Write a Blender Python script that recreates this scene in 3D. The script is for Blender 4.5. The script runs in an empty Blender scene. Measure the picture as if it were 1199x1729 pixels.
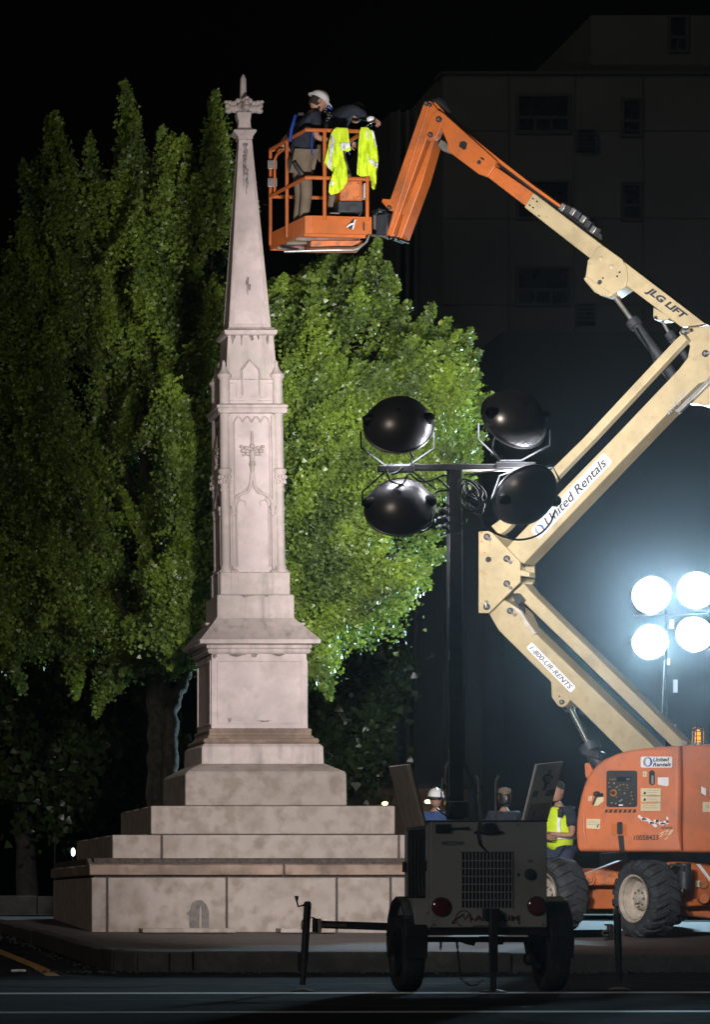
HAZE = 0.00024
import bpy, bmesh, math, random
import numpy as np
from mathutils import Vector, Matrix, Quaternion
random.seed(7); np.random.seed(7)
sc = bpy.context.scene
COL = sc.collection
R = math.radians
# ---------------------------------------------------------------- camera, world, sun, exposure
F = 5600.0; VX = -490.0; HY = 1528.0; EYE = 0.735
cam = bpy.data.cameras.new('camera'); camo = bpy.data.objects.new('camera', cam); COL.objects.link(camo)
camo.location = (0, 0, EYE); camo.rotation_euler = (R(90), 0, 0)
cam.sensor_fit = 'HORIZONTAL'; cam.sensor_width = 36; cam.lens = 36 * F / 1199
cam.shift_x = (599.5 - VX) / 1199; cam.shift_y = (HY - 864.5) / 1199
cam.clip_start = 0.5; cam.clip_end = 2000
sc.camera = camo
world = bpy.data.worlds.new('World'); sc.world = world; world.use_nodes = True
nt = world.node_tree; bg = nt.nodes['Background']
sky = nt.nodes.new('ShaderNodeTexSky'); sky.sky_type = 'NISHITA'; sky.sun_disc = False
sky.sun_elevation = R(-4); sky.sun_rotation = R(215)
nt.links.new(sky.outputs[0], bg.inputs[0]); bg.inputs[1].default_value = 0.04
sun = bpy.data.lights.new('night_glow', 'SUN'); sun.energy = 0.22; sun.angle = R(8); sun.color = (1.0, 0.88, 0.70)
suno = bpy.data.objects.new('night_glow', sun); COL.objects.link(suno)
suno.rotation_euler = Vector((0.62, 0.72, -0.33)).to_track_quat('-Z', 'Y').to_euler()
sc.view_settings.view_transform = 'Standard'; sc.view_settings.look = 'None'
sc.view_settings.exposure = 0; sc.view_settings.gamma = 1; sc.view_settings.use_curve_mapping = False
sc.cycles.use_denoising = True
sc.cycles.volume_step_rate = 4
sc.cycles.max_bounces = 6; sc.cycles.volume_bounces = 0; sc.cycles.transparent_max_bounces = 8

# ---------------------------------------------------------------- placing: photograph pixel + distance -> point
def W(px, py, D): return Vector(((px - VX) * D / F, D, EYE + (HY - py) * D / F))
TH = R(38); BC = 38.34
BD = Vector((math.sin(TH), math.cos(TH), 0)); BU = Vector((math.cos(TH), -math.sin(TH), 0)); UP = Vector((0, 0, 1))
def B(px, py, off=0.0):
    k = (px - VX) / F
    D = (BC + off) / (math.sin(TH) * k + math.cos(TH))
    return W(px, py, D)
# ---------------------------------------------------------------- materials
def mat(name, col, rough=0.6, metal=0.0, var=0.12, scale=3.0, bump=0.0, bscale=40.0, col2=None, dirt=None, dirt_amt=0.0, spec=0.5, streak=False, coat=0.0, emit=None, estr=0.0, c2lo=0.45, c2hi=0.65):
    m = bpy.data.materials.new(name); m.use_nodes = True
    n = m.node_tree.nodes; l = m.node_tree.links; b = n['Principled BSDF']
    b.inputs['Roughness'].default_value = rough; b.inputs['Metallic'].default_value = metal
    b.inputs['Specular IOR Level'].default_value = spec
    b.inputs['Coat Weight'].default_value = coat
    geo = n.new('ShaderNodeNewGeometry')
    def noise(s, det=5, mp=None):
        t = n.new('ShaderNodeTexNoise'); t.inputs['Scale'].default_value = s; t.inputs['Detail'].default_value = det
        if mp:
            q = n.new('ShaderNodeMapping'); q.inputs['Scale'].default_value = mp
            l.new(geo.outputs['Position'], q.inputs[0]); l.new(q.outputs[0], t.inputs['Vector'])
        else: l.new(geo.outputs['Position'], t.inputs['Vector'])
        return t
    def ramp(src, lo, hi):
        q = n.new('ShaderNodeMapRange'); q.inputs[1].default_value = lo; q.inputs[2].default_value = hi; q.clamp = True
        l.new(src, q.inputs[0]); return q.outputs[0]
    def mix(f, a, bb):
        q = n.new('ShaderNodeMix'); q.data_type = 'RGBA'
        if isinstance(f, float): q.inputs[0].default_value = f
        else: l.new(f, q.inputs[0])
        for i, v in ((6, a), (7, bb)):
            if isinstance(v, tuple): q.inputs[i].default_value = (*v, 1)
            else: l.new(v, q.inputs[i])
        return q.outputs[2]
    lo = tuple(max(0, c * (1 - var)) for c in col); hi = tuple(min(1, c * (1 + var)) for c in col)
    c = mix(ramp(noise(scale).outputs[0], 0.35, 0.65), lo, hi)
    if col2: c = mix(ramp(noise(scale * 2.7, 7).outputs[0], c2lo, c2hi), c, col2)
    if dirt:
        t = noise(1.0, 6, (7, 7, 0.7) if streak else (2.2, 2.2, 2.2))
        f = ramp(t.outputs[0], 0.52, 0.72)
        q = n.new('ShaderNodeMath'); q.operation = 'MULTIPLY'; l.new(f, q.inputs[0]); q.inputs[1].default_value = dirt_amt
        c = mix(q.outputs[0], c, dirt)
    l.new(c, b.inputs['Base Color'])
    if bump:
        t = noise(bscale, 6); q = n.new('ShaderNodeBump'); q.inputs['Strength'].default_value = bump; q.inputs['Distance'].default_value = 0.02
        l.new(t.outputs[0], q.inputs['Height']); l.new(q.outputs[0], b.inputs['Normal'])
    if emit: b.inputs['Emission Color'].default_value = (*emit, 1); b.inputs['Emission Strength'].default_value = estr
    return m
M = {}
M['marble'] = mat('marble', (0.527, 0.427, 0.416), 0.7, var=0.10, scale=4, bump=0.25, bscale=90, col2=(0.46, 0.40, 0.36), dirt=(0.12, 0.10, 0.09), dirt_amt=0.5, streak=True)
M['marble_clean'] = mat('marble_clean', (0.558, 0.453, 0.448), 0.65, var=0.12, scale=3, bump=0.2, bscale=90, col2=(0.45, 0.38, 0.35), dirt=(0.20, 0.165, 0.14), dirt_amt=0.4, c2lo=0.5, c2hi=0.8)
M['marble_stain'] = mat('marble_stain', (0.17, 0.15, 0.14), 0.8, var=0.3, scale=14, bump=0.3, col2=(0.40, 0.33, 0.31), c2lo=0.48, c2hi=0.56)
M['granite'] = mat('granite', (0.369, 0.307, 0.278), 0.85, var=0.14, scale=2.2, bump=0.6, bscale=130, col2=(0.27, 0.215, 0.18), dirt=(0.13, 0.10, 0.082), dirt_amt=0.42)
M['granite_brown'] = mat('granite_brown', (0.288, 0.206, 0.163), 0.85, var=0.2, scale=2.5, bump=0.6, bscale=130, col2=(0.2, 0.14, 0.11), dirt=(0.10, 0.075, 0.06), dirt_amt=0.6)
M['mortar'] = mat('mortar', (0.06, 0.045, 0.04), 0.95, var=0.3, scale=20, bump=0.6)
M['dark_arch'] = mat('dark_arch_stone', (0.13, 0.112, 0.105), 0.8, var=0.3, scale=14, bump=0.4, bscale=120, col2=(0.16, 0.13, 0.12))
M['asphalt'] = mat('asphalt', (0.011, 0.012, 0.013), 0.95, var=0.3, scale=1.2, bump=0.8, bscale=120, col2=(0.026, 0.027, 0.029), c2lo=0.5, c2hi=0.62, spec=0.08)
M['kerb'] = mat('kerb_granite', (0.05, 0.045, 0.042), 0.9, var=0.3, scale=5, bump=0.8, bscale=60, col2=(0.04, 0.035, 0.03))
M['line_white'] = mat('line_white', (0.85, 0.87, 0.88), 0.7, var=0.12, scale=5, col2=(0.15, 0.15, 0.15), c2lo=0.62, c2hi=0.7)
M['line_yellow'] = mat('line_yellow', (0.36, 0.19, 0.04), 0.7, var=0.15, scale=6, col2=(0.12, 0.08, 0.04), c2lo=0.52, c2hi=0.66)
M['lawn'] = mat('lawn', (0.035, 0.045, 0.02), 0.9, var=0.4, scale=2, bump=1, bscale=30)
M['orange'] = mat('orange_paint', (0.50, 0.128, 0.028), 0.42, var=0.06, scale=6, col2=(0.38, 0.10, 0.028), dirt=(0.16, 0.075, 0.04), dirt_amt=0.5, c2lo=0.55, c2hi=0.8)
M['orange_worn'] = mat('orange_worn', (0.60, 0.17, 0.05), 0.5, var=0.08, scale=5, col2=(0.30, 0.12, 0.06), dirt=(0.2, 0.12, 0.08), dirt_amt=0.5)
M['orange_faded'] = mat('orange_faded', (0.57, 0.155, 0.055), 0.55, var=0.05, scale=3, dirt=(0.30, 0.13, 0.08), dirt_amt=0.5, col2=(0.47, 0.14, 0.06), c2lo=.5, c2hi=.7, bump=0.05, bscale=60)
M['cream'] = mat('cream_paint', (0.40, 0.32, 0.19), 0.42, var=0.07, scale=5, col2=(0.35, 0.27, 0.16), c2lo=.55, c2hi=.7, dirt=(0.17, 0.14, 0.085), dirt_amt=0.42, streak=False, bump=0.03, bscale=50)
M['steel_dark'] = mat('steel_dark', (0.035, 0.038, 0.045), 0.5, 0.3, var=0.3, scale=12)
M['black'] = mat('black_plastic', (0.012, 0.012, 0.014), 0.5, var=0.2, scale=9)
M['chrome'] = mat('chrome', (0.75, 0.78, 0.78), 0.15, 1.0, var=0.05)
M['steel'] = mat('worn_steel', (0.35, 0.34, 0.33), 0.4, 0.8, var=0.2, scale=12)
M['rubber'] = mat('rubber', (0.026, 0.028, 0.033), 0.8, var=0.35, scale=9, bump=0.3, bscale=70, col2=(0.07, 0.06, 0.05), c2lo=0.55, c2hi=0.75)
M['rim'] = mat('rim_paint', (0.42, 0.36, 0.30), 0.55, var=0.15, scale=12, dirt=(0.15, 0.11, 0.08), dirt_amt=0.5)
M['trailer'] = mat('trailer_grey', (0.44, 0.46, 0.51), 0.5, var=0.07, scale=2.5, dirt=(0.12, 0.11, 0.10), dirt_amt=0.4)
M['trailer_black'] = mat('trailer_black', (0.02, 0.02, 0.022), 0.45, var=0.25, scale=8)
M['red_lens'] = mat('red_lens', (0.15, 0.008, 0.012), 0.12, var=0.1, coat=1)
M['white_sticker'] = mat('white_sticker', (0.74, 0.73, 0.76), 0.45, var=0.04)
M['cream_sticker'] = mat('cream_sticker', (0.62, 0.53, 0.33), 0.5, var=0.06)
M['ink'] = mat('ink', (0.015, 0.02, 0.035), 0.5)
M['ink_red'] = mat('ink_red', (0.13, 0.035, 0.04), 0.5)
M['blue'] = mat('logo_blue', (0.03, 0.09, 0.32), 0.5)
M['grey'] = mat('logo_grey', (0.25, 0.26, 0.30), 0.5)
M['hivis'] = mat('hi_vis_fabric', (0.62, 0.80, 0.025), 0.8, var=0.08, scale=12, bump=0.2, bscale=60)
M['reflective'] = mat('reflective_tape', (0.70, 0.70, 0.76), 0.4, var=0.1, scale=25)
M['navy'] = mat('navy_cloth', (0.016, 0.019, 0.032), 0.9, var=0.25, scale=10, bump=0.2)
M['blue_shirt'] = mat('blue_shirt', (0.035, 0.075, 0.20), 0.9, var=0.25, scale=9)
M['khaki'] = mat('khaki_cloth', (0.15, 0.112, 0.08), 0.9, var=0.15, scale=8, bump=0.2)
M['denim'] = mat('denim', (0.03, 0.04, 0.08), 0.9, var=0.2, scale=9)
M['skin'] = mat('skin', (0.36, 0.19, 0.13), 0.55, var=0.08, scale=20)
M['hair'] = mat('hair', (0.018, 0.012, 0.01), 0.8, var=0.3, scale=60)
M['helmet'] = mat('helmet_white', (0.76, 0.74, 0.76), 0.25, var=0.03, coat=0.6)
M['strap_blue'] = mat('strap_blue', (0.008, 0.05, 0.32), 0.7)
M['bark'] = mat('bark', (0.10, 0.085, 0.07), 0.95, var=0.35, scale=12, bump=1.0, bscale=25, dirt=(0.03, 0.025, 0.02), dirt_amt=0.8, streak=True)
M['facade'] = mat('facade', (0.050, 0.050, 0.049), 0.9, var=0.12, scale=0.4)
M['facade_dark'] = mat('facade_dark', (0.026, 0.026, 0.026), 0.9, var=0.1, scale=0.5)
M['facade_joint'] = mat('facade_joint', (0.036, 0.036, 0.035), 0.9)
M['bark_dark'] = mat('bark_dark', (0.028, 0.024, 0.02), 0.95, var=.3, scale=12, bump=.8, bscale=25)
M['glass_dark'] = mat('glass_dark', (0.012, 0.014, 0.018), 0.15, var=0.1)
M['amber'] = mat('amber_lens', (0.9, 0.35, 0.02), 0.2, emit=(1, 0.42, 0.02), estr=0.9)
def leafmat(name, col, spec=0.6, rough=0.32, col2=None):
    m = bpy.data.materials.new(name); m.use_nodes = True
    n = m.node_tree.nodes; l = m.node_tree.links; b = n['Principled BSDF']; out = n['Material Output']
    geo = n.new('ShaderNodeNewGeometry'); t = n.new('ShaderNodeTexNoise'); t.inputs['Scale'].default_value = 1.1; t.inputs['Detail'].default_value = 4
    l.new(geo.outputs['Position'], t.inputs['Vector'])
    r0 = n.new('ShaderNodeMapRange'); r0.inputs[1].default_value = 0.36; r0.inputs[2].default_value = 0.64; r0.inputs[4].default_value = 0.72; l.new(t.outputs[0], r0.inputs[0])
    mu = n.new('ShaderNodeMath'); mu.operation = 'MULTIPLY'; mu.inputs[1].default_value = 0.32; l.new(geo.outputs['Random Per Island'], mu.inputs[0])
    r = n.new('ShaderNodeMath'); r.operation = 'ADD'; l.new(r0.outputs[0], r.inputs[0]); l.new(mu.outputs[0], r.inputs[1])
    q = n.new('ShaderNodeMix'); q.data_type = 'RGBA'; l.new(r.outputs[0], q.inputs[0])
    q.inputs[6].default_value = (*[c * 0.5 for c in col], 1); q.inputs[7].default_value = (*(col2 or [c * 1.4 for c in col]), 1)
    l.new(q.outputs[2], b.inputs['Base Color']); b.inputs['Roughness'].default_value = rough; b.inputs['Specular IOR Level'].default_value = spec
    tr = n.new('ShaderNodeBsdfTranslucent'); l.new(q.outputs[2], tr.inputs[0])
    ms = n.new('ShaderNodeMixShader'); ms.inputs[0].default_value = 0.25
    l.new(b.outputs[0], ms.inputs[1]); l.new(tr.outputs[0], ms.inputs[2]); l.new(ms.outputs[0], out.inputs[0])
    return m
M['leaf'] = leafmat('ginkgo_leaf', (0.15, 0.235, 0.09), 0.65, 0.38, col2=(0.32, 0.46, 0.055))
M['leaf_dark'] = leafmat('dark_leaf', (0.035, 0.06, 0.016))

# ---------------------------------------------------------------- mesh builder
class MB:
    def __init__(s): s.v = []; s.f = []
    def add(s, vs, fs):
        o = len(s.v); s.v += [Vector(a) for a in vs]; s.f += [tuple(i + o for i in f) for f in fs]; return s
    def hexa(s, p):   # 8 points: 4 bottom ccw, 4 top ccw
        return s.add(p, [(3, 2, 1, 0), (4, 5, 6, 7), (0, 1, 5, 4), (1, 2, 6, 5), (2, 3, 7, 6), (3, 0, 4, 7)])
    def box(s, a, b):
        x0, y0, z0 = a; x1, y1, z1 = b
        return s.hexa([(x0, y0, z0), (x1, y0, z0), (x1, y1, z0), (x0, y1, z0), (x0, y0, z1), (x1, y0, z1), (x1, y1, z1), (x0, y1, z1)])
    def obox(s, c, ax, ay, az, hx, hy, hz):
        c = Vector(c); p = []
        for k in (-1, 1):
            for i, j in ((-1, -1), (1, -1), (1, 1), (-1, 1)): p.append(c + ax * hx * i + ay * hy * j + az * hz * k)
        return s.hexa(p)
    def frus(s, cx0, cy0, h0, z0, cx1, cy1, h1, z1, k0=None, k1=None):
        k0 = h0 if k0 is None else k0; k1 = h1 if k1 is None else k1
        return s.hexa([(cx0 - h0, cy0 - k0, z0), (cx0 + h0, cy0 - k0, z0), (cx0 + h0, cy0 + k0, z0), (cx0 - h0, cy0 + k0, z0),
                       (cx1 - h1, cy1 - k1, z1), (cx1 + h1, cy1 - k1, z1), (cx1 + h1, cy1 + k1, z1), (cx1 - h1, cy1 + k1, z1)])
    def prism(s, front, off):
        n = len(front); off = Vector(off); fr = [Vector(a) for a in front]
        return s.add(fr + [a + off for a in fr], [tuple(range(n)), tuple(range(2 * n - 1, n - 1, -1))] + [(i, n + i, n + (i + 1) % n, (i + 1) % n) for i in range(n)])
    def rings(s, rs, cap=True, closed=True):
        n = len(rs[0]); vs = [p for r in rs for p in r]; fs = []
        for i in range(len(rs) - 1):
            for j in range(n if closed else n - 1):
                fs.append((i * n + j, i * n + (j + 1) % n, (i + 1) * n + (j + 1) % n, (i + 1) * n + j))
        if cap: fs += [tuple(range(n - 1, -1, -1)), tuple((len(rs) - 1) * n + j for j in range(n))]
        return s.add(vs, fs)
    def tube(s, pts, r, n=8, cap=True):
        pts = [Vector(p) for p in pts]; rr = r if isinstance(r, (list, tuple)) else [r] * len(pts); rs = []; u = None
        for i, p in enumerate(pts):
            t = (pts[min(i + 1, len(pts) - 1)] - pts[max(i - 1, 0)]).normalized()
            if u is None: u = t.orthogonal().normalized()
            u = (u - t * u.dot(t)).normalized(); w = t.cross(u)
            rs.append([p + (u * math.cos(2 * math.pi * k / n) + w * math.sin(2 * math.pi * k / n)) * rr[i] for k in range(n)])
        return s.rings(rs, cap)
    def lathe(s, c, axis, prof, n=24, cap=True):   # prof: (radius, along)
        c = Vector(c); a = Vector(axis).normalized(); u = a.orthogonal().normalized(); w = a.cross(u)
        return s.rings([[c + a * h + (u * math.cos(2 * math.pi * k / n) + w * math.sin(2 * math.pi * k / n)) * r for k in range(n)] for r, h in prof], cap)
    def ball(s, c, rx, ry=None, rz=None, n=12, m=8, mx=None):
        ry = ry or rx; rz = rz or rx; c = Vector(c); rs = []
        for i in range(1, m):
            t = math.pi * i / m; ring = []
            for k in range(n):
                v = Vector((rx * math.sin(t) * math.cos(2 * math.pi * k / n), ry * math.sin(t) * math.sin(2 * math.pi * k / n), -rz * math.cos(t)))
                ring.append(c + (mx @ v if mx else v))
            rs.append(ring)
        return s.rings(rs)
    def build(s, name, m, parent=None, bevel=0, smooth=35, segs=2, stuff=None, kind=None):
        me = bpy.data.meshes.new(name); o0 = parent.get('_w') if parent else None
        o0 = Vector(o0) if o0 is not None else Vector((0, 0, 0))
        me.from_pydata([tuple(v - o0) for v in s.v], [], s.f)
        bm = bmesh.new(); bm.from_mesh(me); bmesh.ops.recalc_face_normals(bm, faces=bm.faces)
        if smooth:
            for f in bm.faces: f.smooth = True
            for e in bm.edges:
                if len(e.link_faces) == 2 and e.calc_face_angle(3) > R(smooth): e.smooth = False
        bm.to_mesh(me); bm.free(); me.update()
        me.materials.append(M[m] if isinstance(m, str) else m)
        o = bpy.data.objects.new(name, me); COL.objects.link(o)
        if parent: o.parent = parent; o['_w'] = tuple(o0)
        if bevel:
            b = o.modifiers.new('bevel', 'BEVEL'); b.width = bevel; b.segments = segs; b.limit_method = 'ANGLE'; b.angle_limit = R(40)
        if kind: o['kind'] = kind
        return o
def thing(name, loc, label, cat, group=None):
    o = bpy.data.objects.new(name, None); COL.objects.link(o); o.location = loc; o['_w'] = tuple(loc)
    o.empty_display_size = 0.2
    o['label'] = label; o['category'] = cat
    if group: o['group'] = group
    return o
def text(name, s, m, parent, c, x, y, w, h, shear=0.0, bold=0.0, lift=0.004):
    """flat lettering centred on c, x = reading direction, y = up"""
    cu = bpy.data.curves.new('t', 'FONT'); cu.body = s; cu.shear = shear; cu.offset = bold; cu.resolution_u = 3
    t = bpy.data.objects.new('t', cu); COL.objects.link(t); bpy.context.view_layer.update()
    me = bpy.data.meshes.new_from_object(t.evaluated_get(bpy.context.evaluated_depsgraph_get()))
    bpy.data.objects.remove(t)
    co = np.array([v.co[:] for v in me.vertices]); mn = co.min(0); mxx = co.max(0)
    x = Vector(x).normalized(); y = Vector(y); y = (y - x * y.dot(x)).normalized(); nn = x.cross(y)
    if nn.y > 0 and False: nn = -nn
    o0 = Vector(parent['_w']); c = Vector(c) - o0
    for v in me.vertices:
        a = (v.co.x - (mn[0] + mxx[0]) / 2) / (mxx[0] - mn[0]) * w; b = (v.co.y - (mn[1] + mxx[1]) / 2) / (mxx[1] - mn[1]) * h
        v.co = c + x * a + y * b + nn * lift
    me.materials.clear(); me.materials.append(M[m]); o = bpy.data.objects.new(name, me); COL.objects.link(o); o.parent = parent; o['_w'] = tuple(o0)
    return o
def roundrect(c, x, y, w, h, r, n=4):
    x = Vector(x).normalized(); y = Vector(y).normalized(); out = []
    for cx, cy, a0 in ((w / 2 - r, h / 2 - r, 0), (-w / 2 + r, h / 2 - r, 90), (-w / 2 + r, -h / 2 + r, 180), (w / 2 - r, -h / 2 + r, 270)):
        for k in range(n + 1):
            a = R(a0 + 90 * k / n); out.append(Vector(c) + x * (cx + r * math.cos(a)) + y * (cy + r * math.sin(a)))
    return out

# ---------------------------------------------------------------- ground
def sm(a, b, t): t = max(0, min(1, (t - a) / (b - a))); return t * t * (3 - 2 * t)
def groad(x, y): return 0.0 if y < 33.2 else min(0.042 * (y - 33.2), 0.53)
def gside(x, y):
    yy = min(y, 45.0) if y > 34.3 else 34.3
    return 0.25 + 0.031 * (yy - 34.3) - 0.012 * max(0, min(x, 14) - 7)
def sheet(name, xs, ys, hf, m, kind='structure'):
    b = MB(); n = len(xs); b.v = [Vector((x, y, hf(x, y))) for y in ys for x in xs]
    b.f = [(j * n + i, j * n + i + 1, (j + 1) * n + i + 1, (j + 1) * n + i) for j in range(len(ys) - 1) for i in range(n - 1)]
    return b.build(name, m, smooth=60, kind=kind)
road = sheet('road', [-200, -60, -20, -8, 0, 4, 8, 14, 30, 80, 200], [-20, 0, 10, 20, 26, 30, 33.2, 35, 38, 42, 46, 60, 120, 500], groad, 'asphalt')
# side of the plaza: kerb line, corner rounded
kl = [Vector((80, 34.4, 0)), Vector((40, 34.4, 0)), Vector((16, 34.35, 0)), Vector((8, 34.3, 0)), Vector((4.75, 34.3, 0)), Vector((4.42, 34.38, 0)), Vector((4.2, 34.62, 0)), Vector((4.1, 35.0, 0)),
      Vector((4.02, 36.5, 0)), Vector((3.9, 39, 0)), Vector((3.75, 42, 0)), Vector((3.55, 46, 0)), Vector((2.9, 60, 0)), Vector((0, 120, 0))]
pl = MB(); inn = []
for p in kl: inn.append(p)
# plaza sheet as rows from the kerb eastwards
rows = []
ys = [34.3, 34.35, 34.45, 34.6, 34.8, 35, 35.5, 36.5, 38, 40, 42, 44, 45, 46, 52, 60, 120]
def kx(y):
    pts = [(p.y, p.x) for p in kl[4:]]
    for (a, xa), (b_, xb) in zip(pts, pts[1:]):
        if a <= y <= b_: return xa + (xb - xa) * (y - a) / (b_ - a)
    return pts[0][1] if y < pts[0][0] else pts[-1][1]
for y in ys:
    x0 = kx(y) + 0.13
    rows.append([Vector((x0 + (80 - x0) * t, y + 0.12 if y < 34.5 else y, gside(x0 + (80 - x0) * t, y))) for t in (0, .01, .02, .04, .06, .09, .12, .16, .3, 1)])
for r in rows: pl.v += r
n = len(rows[0]); pl.f = [(j * n + i, j * n + i + 1, (j + 1) * n + i + 1, (j + 1) * n + i) for j in range(len(rows) - 1) for i in range(n - 1)]
pm = bpy.data.materials.new('brick_paving'); pm.use_nodes = True
n_ = pm.node_tree.nodes; l_ = pm.node_tree.links; b_ = n_['Principled BSDF']; b_.inputs['Roughness'].default_value = 0.85
g_ = n_.new('ShaderNodeNewGeometry'); br = n_.new('ShaderNodeTexBrick'); l_.new(g_.outputs['Position'], br.inputs['Vector'])
br.inputs['Color1'].default_value = (0.10, 0.072, 0.066, 1); br.inputs['Color2'].default_value = (0.065, 0.052, 0.05, 1); br.inputs['Mortar'].default_value = (0.05, 0.045, 0.04, 1)
br.inputs['Scale'].default_value = 1.0; br.inputs['Brick Width'].default_value = 0.42; br.inputs['Row Height'].default_value = 0.21; br.inputs['Mortar Size'].default_value = 0.018
l_.new(br.outputs[0], b_.inputs['Base Color'])
M['paving'] = pm
plaza = pl.build('plaza_pavement', 'paving', smooth=60, kind='structure')
# kerb stones, one by one
kr = MB(); kr.box((16, 34.42, -0.1), (80, 34.7, 0.16)); kerb = kr.build('kerb', 'kerb', kind='structure')
def kstone(p, q, zt0, zt1, zb):
    d = (q - p); L = d.length; d.normalize(); nrm = Vector((d.y, -d.x, 0)) * 0.16
    # nrm must point onto the plaza
    if nrm.dot(Vector((8, 38, 0)) - p) < 0: nrm = -nrm
    a = p + d * 0.008; b = q - d * 0.008; j = random.uniform(-0.008, 0.008)
    m = MB(); m.hexa([(a.x, a.y, zb), (b.x, b.y, zb), (b.x + nrm.x, b.y + nrm.y, zb), (a.x + nrm.x, a.y + nrm.y, zb),
            (a.x, a.y, zt0 + j), (b.x, b.y, zt1 + j), (b.x + nrm.x, b.y + nrm.y, zt1 + j + .004), (a.x + nrm.x, a.y + nrm.y, zt0 + j + .004)])
    return m.build('kerb_stone', 'kerb', kerb, bevel=0.018)
x = 16.0
while x > 4.8:
    nx = max(x - 1.1, 4.75)
    kstone(Vector((x, 34.3, 0)), Vector((nx, 34.3, 0)), gside(x, 34.3) + .012, gside(nx, 34.3) + .012, -0.1); x = nx
cor = kl[4:8]
for a, b in zip(cor, cor[1:]): kstone(a, b, gside(a.x, a.y) + .012, gside(b.x, b.y) + .012, -0.1)
pp = kl[7:13]; y = 35.0
while y < 58:
    ny = y + 1.2; a = Vector((kx(y), y, 0)); b = Vector((kx(ny), ny, 0))
    kstone(a, b, gside(a.x, y) + .012, gside(b.x, ny) + .012, groad(a.x, y) - 0.1); y = ny
lm = MB()
for yc, w, dy in ((27.75, 0.46, 0.9), (22.85, 0.34, 0.75)):
    xs = [-12 + 2 * i for i in range(20)]
    lm.v = []; lm.f = []
    for i, x in enumerate(xs):
        c = yc + dy * 0.07 * (x - 5); lm.v += [Vector((x, c - w / 2, 0.004)), Vector((x, c + w / 2, 0.004))]
    lm.f = [(2 * i, 2 * i + 2, 2 * i + 3, 2 * i + 1) for i in range(len(xs) - 1)]
    lm.build('road_line', 'line_white', kind='structure')
yl = MB(); yy = [33.6 + 0.8 * i for i in range(20)]
for y in yy:
    x = kx(max(y, 35)) - 0.62; yl.v += [Vector((x - .07, y, groad(0, y) + .005)), Vector((x + .07, y, groad(0, y) + .005))]
yl.f = [(2 * i, 2 * i + 1, 2 * i + 3, 2 * i + 2) for i in range(len(yy) - 1)]
yl.build('road_line', 'line_yellow', kind='structure')
lawn = MB(); lawn.v = [Vector(p) for p in ((3.6, 46.6, .60), (80, 46.6, .60), (200, 400, .62), (-150, 400, .62), (3.0, 60, .60))]; lawn.f = [(0, 1, 2, 3, 4)]
lawn.build('lawn', 'lawn', kind='structure')
gm = MB(); rg_ = random.Random(21)
for k in range(420):
    x = rg_.uniform(3.2, 13); y = 34.28 - abs(rg_.gauss(0, .16)); r = rg_.uniform(.008, .028); gm.ball((x, y, groad(x, y) + r * .5), r, r * rg_.uniform(.6, 1), r * .7, 5, 3)
for k in range(120):
    y = rg_.uniform(34.6, 44); x = kx(y) - .05 - abs(rg_.gauss(0, .12)); r = rg_.uniform(.008, .024); gm.ball((x, y, groad(x, y) + r * .5), r, r, r * .7, 5, 3)
gm.build('gutter_gravel', 'kerb', smooth=0, kind='stuff')
M['patch'] = mat('asphalt_patch', (0.011, 0.012, 0.013), 0.95, var=.3, scale=6, bump=.6, bscale=120, spec=.1)
for cx_, cy_, w_, d_ in ((3.4, 30.6, 1.5, 1.6), (8.6, 25.2, 2.2, .9), (5.6, 21.2, .9, 1.4)):
    b = MB(); n__ = 14; b.add([(cx_ + math.cos(6.283 * k / n__) * w_ * rg_.uniform(.85, 1.1) * .6, cy_ + math.sin(6.283 * k / n__) * d_ * rg_.uniform(.85, 1.1) * .6, .004) for k in range(n__)], [tuple(range(n__))]); b.build('road_patch', 'patch', kind='structure')
for pts in ([(1.5, 31.5), (2.8, 31.0), (3.9, 31.3), (5.3, 30.7), (6.4, 31.1), (8.0, 30.8)], [(9, 32.2), (10, 30.5), (9.7, 28.6), (10.6, 26.0)], [(2.6, 26), (3.9, 25.6), (4.8, 24.2), (6.2, 23.9)]):
    b = MB(); q = []
    for i in range(len(pts) - 1):
        for t in range(5): u = t / 5; q.append(Vector((pts[i][0] * (1 - u) + pts[i + 1][0] * u + rg_.uniform(-.03, .03), pts[i][1] * (1 - u) + pts[i + 1][1] * u + rg_.uniform(-.08, .08), .0045)))
    b.v = [p + Vector((0, s_ * .022, 0)) for p in q for s_ in (-1, 1)]; b.f = [(2 * i, 2 * i + 2, 2 * i + 3, 2 * i + 1) for i in range(len(q) - 1)]; b.build('road_crack', 'black', kind='structure')
# litter on the road: crumpled paper
lp = MB(); c0 = W(31, 1636, 34.2)
for k in range(5):
    lp.ball((c0.x + random.uniform(-.05, .05), 34.2 + random.uniform(-.05, .05), groad(0, 34.2) + .02), random.uniform(.02, .05), random.uniform(.02, .04), .018, 7, 5)
o = lp.build('crumpled_paper', 'white_sticker', smooth=0); o['label'] = 'small crumpled white paper lying on the road near the yellow line'; o['category'] = 'litter'
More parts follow.
